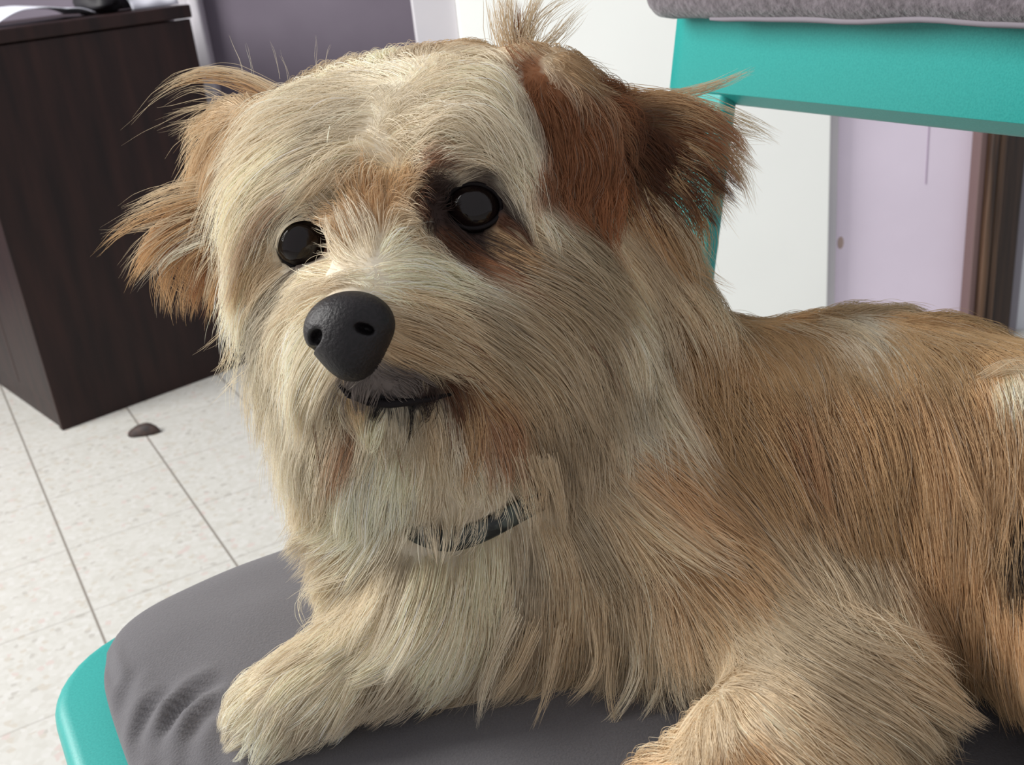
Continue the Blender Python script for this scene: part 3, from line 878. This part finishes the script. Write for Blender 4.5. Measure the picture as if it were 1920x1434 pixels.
# guides for the sides the photograph does not show: combed back and down
tri = np.concatenate([BF[:, [0, 1, 2]], BF[:, [0, 2, 3]]])
def sample_surface(n):
    a, b_, c = BV[tri[:, 0]], BV[tri[:, 1]], BV[tri[:, 2]]
    ar = np.linalg.norm(np.cross(b_ - a, c - a), axis=1); k = rng.choice(len(tri), n, p=ar / ar.sum())
    r1, r2 = np.sqrt(rng.random(n)), rng.random(n)
    return a[k] * (1 - r1)[:, None] + b_[k] * (r1 * (1 - r2))[:, None] + c[k] * (r1 * r2)[:, None]
hp = sample_surface(600); hn = grad(hp); tocam = CAM - hp; tocam /= np.linalg.norm(tocam, axis=1, keepdims=True)
sel = (hn * tocam).sum(1) < .12; hp, hn = hp[sel], hn[sel]
_cc = (hp - CAM) @ R; _px = CX + F * _cc[:, 0] / -_cc[:, 2]; _py = CY - F * _cc[:, 1] / -_cc[:, 2]
dv0 = np.tile(np.array([.55, -.2, -.6]), (len(hp), 1)); dv0[(_px < 880) & (_py > 1120)] = (-.75, -.45, -.35); dv0[_py < 420] = (.35, .7, -.35)
dirv = dv0 - hn * (hn * dv0).sum(1)[:, None]; dirv += hn * .22
dirv /= np.linalg.norm(dirv, axis=1, keepdims=True)
s_ = np.linspace(0, 1, NPG); HO = dirv[:, None] * (s_[None] * np.where((_px < 880) & (_py > 1120), .014, .032)[:, None])[..., None] + np.array([0, 0, -1])[None, None] * (s_ ** 2 * .008)[None, :, None]
GR = np.concatenate([GR, hp]); GN = np.concatenate([GN, hn]); GO = np.concatenate([GO, HO])

# the collar loop: seen arc hugs the throat, the rest runs round behind the neck
_c = [(760,984),(785,1006),(830,1017),(870,1012),(920,992),(975,962),(1040,925)]
_cd = trace(np.array([q[0] for q in _c], float), np.array([q[1] for q in _c], float)); print('collar', _cd)
CPTS = np.array([P(q[0], q[1], d_ + o_) for q, d_, o_ in zip(_c, _cd, (.010, -.003, -.007, -.007, -.007, -.006, .004))] + [P(*q) for q in [(1110,860,.53),(1130,790,.57),(1080,750,.60),(980,760,.61),(880,800,.60),(800,870,.56),(775,935,.545)]])
# ---- hairs
GG = region(GR)
def make_hairs(n):
    rt = sample_surface(n); nn = grad(rt)
    ok = rt[:, 2] > ZC + .002
    for c, r in EYES: ok &= np.linalg.norm(rt - c, axis=1) > r * 1.03
    nc, nr_ = NOSE
    ok &= np.linalg.norm((rt - nc), axis=1) > nr_
    for i in range(6):                                     # worn parting where the collar sits
        e = CPTS[i + 1] - CPTS[i]; t = np.clip((rt - CPTS[i]) @ e / (e @ e), 0, 1)
        ok &= np.linalg.norm(rt - CPTS[i] - t[:, None] * e, axis=1) > (.0085 if i < 5 else .005)
    tc_ = CAM - rt; tc_ /= np.linalg.norm(tc_, axis=1, keepdims=True)
    facing = (nn * tc_).sum(1)
    ok &= (facing > -.25) | (rng.random(n) < .35)           # thinner coat on the hidden side
    rt, nn = rt[ok], nn[ok]; n = len(rt)
    NPH = 9; off = np.zeros((n, NPH, 3))
    for c0 in range(0, n, 10000):
        q = rt[c0:c0 + 10000]; qn = nn[c0:c0 + 10000]
        d2 = ((q[:, None] - GR[None]) ** 2).sum(-1) + (.018 ** 2) * (1 - qn @ GN.T) + np.where(region(q)[:, None] != GG[None], .02 ** 2, 0)
        k = np.argpartition(d2, 4, axis=1)[:, :4]; dk = np.take_along_axis(d2, k, 1)
        w = 1 / (dk + .004 ** 2) ** 1.5; w /= w.sum(1, keepdims=True)
        off[c0:c0 + 10000] = np.einsum('ik,ikjc->ijc', w, GO[k])
    return rt, nn, off
nose_c = np.array(P(655, 614, .4035)); NOSE = (nose_c, .0148)
NH = 240000
rt, nn, off = make_hairs(NH); n = len(rt); NPH = off.shape[1]; s = np.linspace(0, 1, NPH)
ln = np.clip(rng.normal(.80, .20, n), .3, 1.35)
# near the eyes and on the ear leather the hair is short and fine
def near(c, r): return np.exp(-((rt - c) ** 2).sum(1) / (2 * r * r))
off = off * ln[:, None, None]
# small individual curl and drift
L0 = np.linalg.norm(off[:, -1], axis=1)
ph = rng.random((n, 3)) * 6.28; fr_ = rng.uniform(.5, 1.6, (n, 1))
wob = np.sin(ph[:, None, :] + (s[None, :, None] * 6.28 * fr_[:, None, :])) - np.sin(ph)[:, None, :]
off += wob * (L0 * .035)[:, None, None] * s[None, :, None]
drift = rng.normal(0, 1, (n, 3)); off += drift[:, None] * (L0 * .09)[:, None, None] * (s ** 1.5)[None, :, None]
off += nn[:, None] * (rng.random(n) * .004)[:, None, None] * np.sin(s * math.pi)[None, :, None]
pos = rt[:, None] + off

# ---- clumping in two levels
def clump(pos, ncl, strength, p):
    n = len(pos); ci = rng.choice(n, ncl, replace=False)
    kd = kdtree.KDTree(ncl)
    for j, i in enumerate(ci): kd.insert(Vector(pos[i, 0]), j)
    kd.balance(); own = np.array([kd.find(Vector(q))[1] for q in pos[:, 0]]); cc = ci[own]
    st = strength * rng.uniform(.45, 1.15, ncl)[own]
    tgt = pos[cc]; rel = pos[:, 0] - pos[cc, 0]
    far = np.linalg.norm(rel, axis=1) > .016
    w = np.clip(st, 0, .93)[:, None] * s[None] ** p; w[far] = 0
    return pos * (1 - w[..., None]) + (tgt + rel[:, None] * .12) * w[..., None], own
pos, _ = clump(pos, n // 45, .62, 1.3)
pos, big = clump(pos, n // 320, .40, 1.6)

# ---- keep hair outside the body, the eyes and the cushion
flat = pos[:, 1:].reshape(-1, 3)
for it in range(2):
    dd = np.concatenate([sdf(c) for c in np.array_split(flat, 12)])
    bad = dd < .0012
    if bad.any():
        g = grad(flat[bad]); flat[bad] += g * (.0016 - dd[bad])[:, None]
for c, r in EYES:
    v = flat - c; dl = np.linalg.norm(v, axis=1); m_ = dl < r * 1.12
    flat[m_] = c + v[m_] / dl[m_][:, None] * (r * 1.12)
v = flat - nose_c; dl = np.linalg.norm(v, axis=1); m_ = dl < .0170; flat[m_] = nose_c + v[m_] / dl[m_][:, None] * .0170
flat[:, 2] = np.maximum(flat[:, 2], ZC + .0015)
pos[:, 1:] = flat.reshape(n, NPH - 1, 3)
# smooth
for _ in range(2): pos[:, 1:-1] = (pos[:, :-2] + 2 * pos[:, 1:-1] + pos[:, 2:]) / 4
# hairs that would lie across an eye as seen along its axis are dropped
dropm = np.zeros(n, bool)
for (c, r), kf in zip(EYES, (.62, .78)):
    ax = (CAM - c) / np.linalg.norm(CAM - c); v = pos - c; a_ = v @ ax; rad = np.linalg.norm(v - a_[..., None] * ax, axis=2)
    dropm |= ((rad < r * kf) & (a_ > 0)).any(1) & (rng.random(n) < .985)
ax = (CAM - nose_c) / np.linalg.norm(CAM - nose_c); v = pos - nose_c; a_ = v @ ax; rad = np.linalg.norm(v - a_[..., None] * ax, axis=2)
dropm |= ((rad < .0118) & (a_ > .004)).any(1)
pos = pos[~dropm]; rt = rt[~dropm]; n = len(pos); big = big[~dropm]

_cs = CPTS[2:7]; _m = np.zeros(len(pos), bool)                 # most hairs part around the collar
for i in range(4):
    e = _cs[i + 1] - _cs[i]; t = np.clip((pos - _cs[i]) @ e / (e @ e), 0, 1); _m |= (np.linalg.norm(pos - _cs[i] - t[..., None] * e, axis=2) < .0075).any(1)
_m &= rng.random(len(pos)) < np.where(pos[:, 0] @ R[:, 0] < P(850, 1010, .47) @ R[:, 0], .72, .93)
pos = pos[~_m]; rt = rt[~_m]; n = len(pos); big = big[~_m]
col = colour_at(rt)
tone = rng.normal(1, .10, n) * (1 + rng.normal(0, .13, big.max() + 1)[big]); col = col * np.clip(tone, .6, 1.35)[:, None]
dk = rng.random(n) < .03; col[dk] *= np.array([.55, .48, .42])
lt = rng.random(n) < .08; col[lt] = col[lt] * .5 + np.array(WHITE) * .5 * col[lt].mean(1, keepdims=True) / .5
hairs_pos = [pos]; hairs_col = [col]; hairs_rad = [rng.uniform(.00007, .00012, n)]

# ---- explicit locks: fringe, tuft, wisps  (polyline | depth start,end | count | root spread px | tip spread px | colour | radius mm)
LOCKS = []
def lock(path, d0, d1, cnt, r0, r1, colr, rad=.11, minlen=.6): LOCKS.append((np.array(path, float), d0, d1, cnt, r0, r1, colr, rad, minlen))
def build_lock(L_):
    path, d0, d1, cnt, r0, r1, colr, rad, minlen = L_
    k = 14; seg = np.r_[0, np.cumsum(np.linalg.norm(np.diff(path, axis=0), axis=1))]; t = np.linspace(0, seg[-1], k)
    # Catmull-like smoothing by dense resample
    px = np.interp(t, seg, path[:, 0]); py = np.interp(t, seg, path[:, 1])
    for _ in range(6): px[1:-1] = (px[:-2] + px[1:-1] + px[2:]) / 3; py[1:-1] = (py[:-2] + py[1:-1] + py[2:]) / 3
    s = np.linspace(0, 1, k); dd = d0 + (d1 - d0) * s
    base = CAM + ray(px, py) * dd[:, None]
    sc0, sc1 = r0 * d0 / F, r1 * d1 / F
    a = rng.normal(0, 1, (cnt, 3)) * .6; b_ = rng.normal(0, 1, (cnt, 3)) * .6
    o = a[:, None] * (sc0 * (1 - s))[None, :, None] + (a * .35 + b_)[:, None] * (sc1 * s)[None, :, None]
    pos = base[None] + o
    cut = rng.uniform(minlen, 1.0, cnt); idx = cut[:, None] * (k - 1) * s[None]
    i0 = np.clip(idx.astype(int), 0, k - 2); f_ = (idx - i0)[..., None]
    rows = np.arange(cnt)[:, None]; pos = pos[rows, i0] * (1 - f_) + pos[rows, i0 + 1] * f_
    root = pos[:, 0]; 
    L1 = np.linalg.norm(pos[:, -1] - root, axis=1); ph = rng.random((cnt, 3)) * 6.28
    pos += (np.sin(ph[:, None] + s[None, :, None] * 7) - np.sin(ph)[:, None]) * (L1 * .02)[:, None, None] * s[None, :, None]
    c = np.array(colr)[None] * np.clip(rng.normal(1, .13, cnt), .6, 1.4)[:, None]
    return pos, c, np.full(cnt, rad / 1000) * rng.uniform(.75, 1.2, cnt)
# crown tuft above the right ear
for q in [([(960,110),(945,50),(925,-40)],26), ([(975,110),(960,50),(960,-50)],30), ([(990,110),(985,50),(1010,-30)],26), ([(985,105),(1000,50),(1050,5),(1100,-20)],16),
          ([(1000,110),(1040,80),(1080,30),(1110,0)],14), ([(950,105),(930,60),(920,-20)],18), ([(980,110),(1010,90),(1050,60),(1070,20)],10), ([(970,110),(990,30),(1030,-30)],22)]:
    lock(q[0], .482, .475, int(q[1] * 1.8), 18, 13, SAND, .11)
lock([(985,115),(975,60),(975,0)], .482, .478, 22, 12, 8, RUST, .12)
lock([(1010,115),(1080,105),(1160,130)], .482, .48, 8, 10, 12, SAND, .09)
# long lock to the right across the teal panel
lock([(1180,185),(1280,180),(1340,160),(1420,128)], .49, .50, 46, 12, 7, SAND, .12, .7)
lock([(1120,165),(1200,175),(1280,190),(1360,200)], .485, .50, 60, 12, 14, TAN, .12)
# fringe of the right ear
for q, c_, n_ in [([(1290,200),(1370,215),(1440,250),(1470,268)],SAND,24), ([(1290,230),(1350,240),(1400,258),(1450,262)],SAND,20), ([(1280,260),(1340,280),(1390,330),(1412,400)],TAN,26),
          ([(1290,240),(1360,270),(1400,330),(1408,395)],SAND,18), ([(1270,300),(1330,330),(1370,370),(1395,400)],TAN,24), ([(1270,330),(1320,360),(1360,400),(1380,440)],TAN,18),
          ([(1250,350),(1310,390),(1340,450),(1330,500)],TAN,26), ([(1240,380),(1290,430),(1320,480),(1350,530)],SAND,24), ([(1240,400),(1290,450),(1310,520),(1320,590)],SAND,30),
          ([(1250,420),(1290,500),(1340,530),(1380,550)],TAN,18), ([(1230,420),(1270,490),(1310,540),(1370,570)],TAN,18), ([(1290,290),(1350,310),(1390,360)],SAND,14),
          ([(1200,380),(1230,450),(1260,520),(1300,590)],SAND,50), ([(1210,360),(1260,430),(1290,500),(1300,560)],TAN,60), ([(1180,400),(1210,480),(1250,560),(1280,620)],SAND,50),
          ([(1280,270),(1330,300),(1350,360),(1350,420)],TAN,40), ([(1290,220),(1350,230),(1390,280),(1400,320)],SAND,30), ([(1260,330),(1300,380),(1320,440),(1320,500)],TAN,50)]:
    lock(q, .487, .50, int(n_ * 1.7), 16, 12, c_, .11)
# left ear: arching wisps and hanging fringe
for q, c_, n_ in [([(520,170),(460,140),(380,128),(300,160),(250,220),(212,262)],SAND,5), ([(520,175),(460,138),(390,125),(320,150),(285,180)],SAND,60), ([(510,190),(440,150),(360,140),(290,170)],TAN,40),
          ([(500,210),(430,185),(350,200),(280,228),(215,280)],SAND,5), ([(500,200),(430,190),(360,200),(290,225)],SAND,22), ([(490,215),(430,200),(370,215),(320,260)],SAND,20),
          ([(480,230),(420,210),(370,230),(330,290)],TAN,18), ([(470,240),(410,215),(360,240),(310,270),(304,330)],SAND,4), ([(470,240),(420,235),(380,270),(345,330)],TAN,30),
          ([(460,260),(420,250),(380,290),(340,330)],TAN,30), ([(450,200),(400,165),(350,160),(315,190)],SAND,10), ([(465,215),(400,225),(340,235),(300,255)],SAND,14),
          ([(400,340),(330,350),(270,375),(230,400)],SAND,40), ([(390,360),(320,370),(250,400),(200,430)],SAND,40), ([(380,380),(300,395),(230,430),(180,480)],TAN,34),
          ([(380,400),(310,430),(250,470),(225,520)],SAND,30), ([(370,420),(300,450),(255,500),(230,550)],TAN,28), ([(370,430),(310,470),(270,520),(248,545)],CREAM,18),
          ([(380,450),(330,470),(300,500),(280,530)],WHITE,34), ([(390,460),(350,490),(335,530)],TAN,24), ([(400,470),(370,510),(360,560)],SAND,20), ([(410,490),(390,540),(380,590)],SAND,24),
          ([(420,510),(400,560),(395,620)],TAN,24), ([(360,400),(280,420),(225,440),(190,440)],SAND,16), ([(420,440),(410,520),(425,590)],TAN,60), ([(440,500),(430,580),(425,650)],SAND,50),
          ([(440,250),(400,310),(370,370)],TAN,70), ([(430,300),(400,370),(350,430)],TAN,80), ([(400,330),(370,400),(330,450)],TAN,80)]:
    lock(q, .512, .52, n_, 13, 10, c_, .11)
# long straggles of the left cheek and beard
for q, c_, n_ in [([(450,560),(420,620),(370,660),(350,672)],SAND,6), ([(455,600),(430,660),(410,720)],CREAM,22), ([(460,620),(440,690),(430,770)],WHITE,20), ([(470,680),(430,720),(385,775)],CREAM,6),
          ([(470,700),(460,770),(470,830)],CREAM,24), ([(500,720),(490,790),(500,850)],WHITE,30), ([(520,760),(500,830),(520,900)],CREAM,26), ([(540,800),(530,880),(540,960)],CREAM,34),
          ([(560,820),(540,900),(555,980)],SAND,30), ([(440,540),(415,590),(405,640)],WHITE,22), ([(450,640),(420,690),(395,700)],SAND,6), ([(600,830),(590,920),(600,1000)],CREAM,40),
          ([(430,480),(420,560),(440,640)],WHITE,60), ([(450,400),(425,460),(420,540)],WHITE,70), ([(470,370),(430,420),(415,480)],WHITE,60), ([(640,930),(640,990),(660,1030)],CREAM,40)]:
    lock(q, .478, .482, n_, 14, 9, c_, .11)
# beard over the collar
for q, c_, n_ in [([(870,860),(870,940),(850,1030)],CREAM,60), ([(770,880),(775,950),(790,1010)],CREAM,26), ([(820,880),(815,950),(800,1005)],SAND,20), ([(960,850),(990,930),(985,990)],SAND,26),
          ([(720,880),(710,960),(715,1020)],CREAM,50), ([(1030,860),(1050,940),(1060,1010)],SAND,40), ([(680,880),(670,960),(680,1030)],CREAM,50), ([(1000,860),(1020,920),(1010,980)],SAND,26),
          ([(940,860),(930,920),(890,980)],SAND,16)]:
    lock(q, .452, .462, n_, 18, 8, c_, .11)
# chest locks
for q, c_, n_ in [([(600,1090),(560,1110),(560,1160),(600,1190)],CREAM,6), ([(640,1080),(580,1100),(545,1130)],CREAM,16), ([(960,1150),(930,1230),(900,1300),(895,1370)],CREAM,60),
          ([(1000,1180),(970,1260),(915,1330)],SAND,50), ([(900,1180),(860,1240),(790,1270)],CREAM,30), ([(860,1100),(830,1200),(740,1290)],SAND,24), ([(1120,1150),(1130,1260),(1060,1330)],SAND,40),
          ([(1180,1150),(1210,1260),(1150,1350),(1110,1400)],CREAM,44), ([(1230,1150),(1250,1280),(1190,1370)],CREAM,44), ([(1150,1200),(1140,1310),(1170,1390)],SAND,30), ([(720,1060),(690,1140),(700,1200)],CREAM,50),
          ([(1260,1250),(1270,1320),(1330,1350)],CREAM,8), ([(1250,1230),(1300,1290),(1310,1330)],CREAM,6), ([(1050,1180),(1030,1290),(1000,1370)],SAND,40)]:
    lock(q, .468, .462, n_, 16, 8, c_, .11)
# elbow tufts
for q, c_, n_ in [([(1600,1180),(1680,1225),(1780,1215)],CREAM,60), ([(1600,1190),(1690,1235),(1760,1245)],SAND,50), ([(1640,1260),(1720,1300),(1770,1370)],SAND,50), ([(1660,1300),(1720,1350),(1750,1400)],SAND,40)]:
    lock(q, .448, .452, n_, 16, 9, c_, .11)
# pale locks over the back
for q, c_, n_ in [([(1540,596),(1620,620),(1680,700)],CREAM,60), ([(1480,600),(1560,640),(1610,720)],CREAM,60), ([(1840,700),(1890,685),(1960,690)],CREAM,60)]:
    _t = trace(np.array([float(q[0][0]), q[-1][0]]), np.array([float(q[0][1]) + 25, q[-1][1]])); _t = np.where(np.isnan(_t), .5, _t); lock([(q[0][0], q[0][1] + 14)] + q[1:], _t[0] + .002, _t[1] - .004, n_ * 2 // 3, 17, 20, SAND, .08)
# forehead strands, dark whiskers
lock([(617,235),(615,250),(612,270)], .452, .448, 4, 3, 2, WHITE, .12, .8)
for q in [[(870,640),(920,665),(930,685)], [(860,700),(905,710),(940,740)], [(575,735),(580,760),(585,790)], [(745,840),(750,870),(758,900)], [(840,790),(848,830),(845,860)], [(590,800),(595,850),(605,910)],
          [(880,650),(900,670),(925,682)], [(1110,650),(1150,700),(1180,770)]]:
    lock(q, .425, .43, 3, 5, 4, DRUST, .08, .8)
for q in [[(470,110),(466,90),(462,78)], [(520,118),(512,90),(505,75)], [(540,130),(530,110),(525,95)], [(590,105),(592,80),(590,60)], [(450,110),(430,80),(425,60)], [(610,110),(615,90),(625,80)], [(680,120),(690,105),(688,95)], [(770,90),(760,75),(750,80)]]:
    lock([(q[0][0] + 4, q[0][1] + 32)] + q, .50, .50, 2, 3, 3, CREAM, .06, .9)
for q, n_ in [([(655,430),(620,440),(585,425)],10), ([(650,455),(615,462),(582,455)],14), ([(648,480),(620,480),(590,475)],12), ([(640,410),(610,420),(580,400)],6)]:
    lock(q, .440, .447, n_, 8, 6, CREAM, .09, .6)
for L_ in LOCKS:
    p_, c_, r_ = build_lock(L_)
    p9 = p_[:, np.linspace(0, p_.shape[1] - 1, NPH).round().astype(int)]
    p9[..., 2] = np.maximum(p9[..., 2], ZC + .0015)
    hairs_pos.append(p9); hairs_col.append(c_); hairs_rad.append(r_)
HP = np.concatenate(hairs_pos); HC = np.concatenate(hairs_col); HR = np.concatenate(hairs_rad)

hc = bpy.data.hair_curves.new('fur'); hc.add_curves([NPH] * len(HP))
hc.points.foreach_set('position', HP.astype(np.float32).ravel())
taper = np.array([1, 1, .98, .95, .9, .82, .7, .5, .12])
ra = hc.attributes.get('radius') or hc.attributes.new('radius', 'FLOAT', 'POINT')
ra.data.foreach_set('value', (HR[:, None] * taper[None]).astype(np.float32).ravel())
cc = hc.attributes.new('coat', 'FLOAT_COLOR', 'POINT')
cv = np.concatenate([np.clip(HC, .004, .92), np.ones((len(HC), 1))], 1)
cc.data.foreach_set('color', np.repeat(cv, NPH, 0).astype(np.float32).ravel())
fm = bpy.data.materials.new('dog_hair'); fm.use_nodes = True
N, L = fm.node_tree.nodes, fm.node_tree.links; N.clear()
out = N.new('ShaderNodeOutputMaterial'); at_ = N.new('ShaderNodeAttribute'); at_.attribute_name = 'coat'
df = N.new('ShaderNodeBsdfDiffuse'); tl = N.new('ShaderNodeBsdfTranslucent'); hr = N.new('ShaderNodeBsdfHair'); hr.component = 'Reflection'
gm_ = N.new('ShaderNodeMix'); gm_.data_type = 'RGBA'; gm_.inputs['Factor'].default_value = .12; gm_.inputs['B'].default_value = (1, 1, 1, 1); L.new(at_.outputs['Color'], gm_.inputs['A']); L.new(gm_.outputs['Result'], hr.inputs['Color']); hr.inputs['RoughnessU'].default_value = .32; hr.inputs['RoughnessV'].default_value = .7
m1 = N.new('ShaderNodeMixShader'); m1.inputs[0].default_value = .32; m2 = N.new('ShaderNodeMixShader'); m2.inputs[0].default_value = .16
for q in (df, tl): L.new(at_.outputs['Color'], q.inputs['Color'])
L.new(df.outputs[0], m1.inputs[1]); L.new(tl.outputs[0], m1.inputs[2]); L.new(m1.outputs[0], m2.inputs[1]); L.new(hr.outputs[0], m2.inputs[2]); L.new(m2.outputs[0], out.inputs[0])
hc.materials.append(fm)
fur = bpy.data.objects.new('fur', hc); S.collection.objects.link(fur); fur.parent = dog

# ---- eyes
eye_m = mat('eye_black_brown', srgb(20, 13, 12), .05, Specular_IOR_Level=.3)
iris_m = mat('iris_dark_brown', srgb(30, 18, 14), .25)
lid_m = mat('eyelid_black', srgb(20, 15, 16), .75, Specular_IOR_Level=.2)
for ei, (c, r) in enumerate(EYES):
    bm = bmesh.new(); bmesh.ops.create_uvsphere(bm, u_segments=40, v_segments=24, radius=r * .96)
    me = bpy.data.meshes.new('eye'); bm.to_mesh(me); bm.free(); o = link('eye', me, eye_m, dog); o.location = tuple(c)
    ax = (CAM - c) / np.linalg.norm(CAM - c); ax = ax + np.array([-.12, 0, .05]); ax /= np.linalg.norm(ax)
    fx = frame(R[:, 0], ax)
    e1 = R[:, 0] - ax * (ax @ R[:, 0]); e1 /= np.linalg.norm(e1); e2 = np.cross(ax, e1)
    pts = []
    for k in range(41):
        t = 2 * math.pi * k / 40; y_ = math.sin(t); hgt = .78 if y_ > 0 else .74
        pts.append(c + e1 * math.cos(t) * r * (.98, .84)[ei] + e2 * y_ * r * (hgt, .9)[ei] + ax * r * (.62 - .25 * abs(math.cos(t)) ** 2) * (1, .6)[ei])
    tube('eyelid', pts, r * .08, lid_m, dog, 8)

# ---- nose leather with two nostrils
nx, ny, nz_ = R[:, 0] * .95 + R[:, 1] * .16 + R[:, 2] * .20, R[:, 1], R[:, 2]
NFm = frame(nx, ny - nx * .2)
def nose_fn(p):
    q = (p - nose_c) @ NFm.T                               # x across, y up, z out of the face
    d = np.linalg.norm(q / np.array([.0180, .0140, .0150]), axis=1) * .0150 - .0150
    low = np.linalg.norm((q - np.array([0, -.0085, .001])) / np.array([.0115, .0125, .0125]), axis=1) * .012 - .012
    d = smin(d, low, .006)
    for sx in (-1, 1):
        c_ = np.array([sx * .0098, -.0028, .0115]); a_ = (q - c_) @ frame(np.array([sx * .8, -.45, 0]), np.array([.5 * sx, .8, 0])).T
        hole = np.linalg.norm(a_ / (np.array([.0040, .0026, .0060]) if sx < 0 else np.array([.0033, .0019, .0060])), axis=1) * .003 - .003; d = -smin(-d, hole, .0018)
        sl = (q - np.array([sx * .0158, -.0062, .008])); hole = 1.0 if sx > 0 else np.linalg.norm(sl / np.array([.0042, .0013, .007]), axis=1) * .0015 - .0015; d = -smin(-d, hole, .0012)
    gro = np.maximum(np.abs(q[:, 0]) - .0006, q[:, 1] + .004); d = -smin(-d, gro + .0 * d, .0016) if False else d
    return d
nv_, nf_ = surface_nets(nose_fn, nose_c - .026, nose_c + .026, .0006)
nose_m = mottled('nose_leather', srgb(15, 12, 13), srgb(26, 21, 23), 700, .5, bump=.3, Specular_IOR_Level=.35)
np_mesh('nose', nv_, nf_, nose_m, dog)
# ---- mouth line
_l = [(636,722),(652,740),(690,753),(730,757),(770,753),(810,747),(850,738)]
_ld = trace(np.array([q[0] for q in _l], float), np.array([q[1] for q in _l], float)); _ld = np.where(np.isnan(_ld), .425, _ld); print('lip', _ld)
tube('lip', [P(q[0], q[1], d_ - .002) for q, d_ in zip(_l, _ld)], [.0006,.0012,.0016,.0018,.0016,.0012,.0006], lid_m, dog, 10)

# ---- collar: dark webbing band round the neck
def collar_band():
    # closed loop through the seen arc, then round behind the neck
    n = len(CPTS); cp = CPTS; pts = []
    for i in range(n):
        p0, p1, p2, p3 = cp[i - 1], cp[i], cp[(i + 1) % n], cp[(i + 2) % n]
        for k in range(6):
            t = k / 6; pts.append(.5 * ((2 * p1) + (-p0 + p2) * t + (2 * p0 - 5 * p1 + 4 * p2 - p3) * t * t + (-p0 + 3 * p1 - 3 * p2 + p3) * t ** 3))
    pts = np.array(pts); c = pts.mean(0); m = len(pts)
    up = np.array(P(900, 700, .50)) - np.array(P(960, 1010, .53)); up /= np.linalg.norm(up)
    vs = []; fs = []
    for i in range(m):
        o_ = pts[i] - c; o_ -= up * (o_ @ up); o_ /= np.linalg.norm(o_)
        w = .0056
        for (a_, b_) in [(-w, 0), (-w * .8, .0012), (0, .0016), (w * .8, .0012), (w, 0), (w * .8, -.0012), (-w * .8, -.0012)]:
            vs.append(pts[i] + up * (a_ + .001) + o_ * b_)
    k = 7
    for i in range(m):
        for j in range(k): fs.append((i * k + j, i * k + (j + 1) % k, ((i + 1) % m) * k + (j + 1) % k, ((i + 1) % m) * k + j))
    return mesh_obj('collar', vs, fs, mottled('collar_webbing', srgb(30, 34, 34), srgb(78, 86, 82), 160, .5, bump=.4, lo=.45, hi=.62), dog)
co = collar_band(); co['label'] = 'dark collar with a pale grey pattern'
print('hairs', len(HP), 'body verts', len(BV))
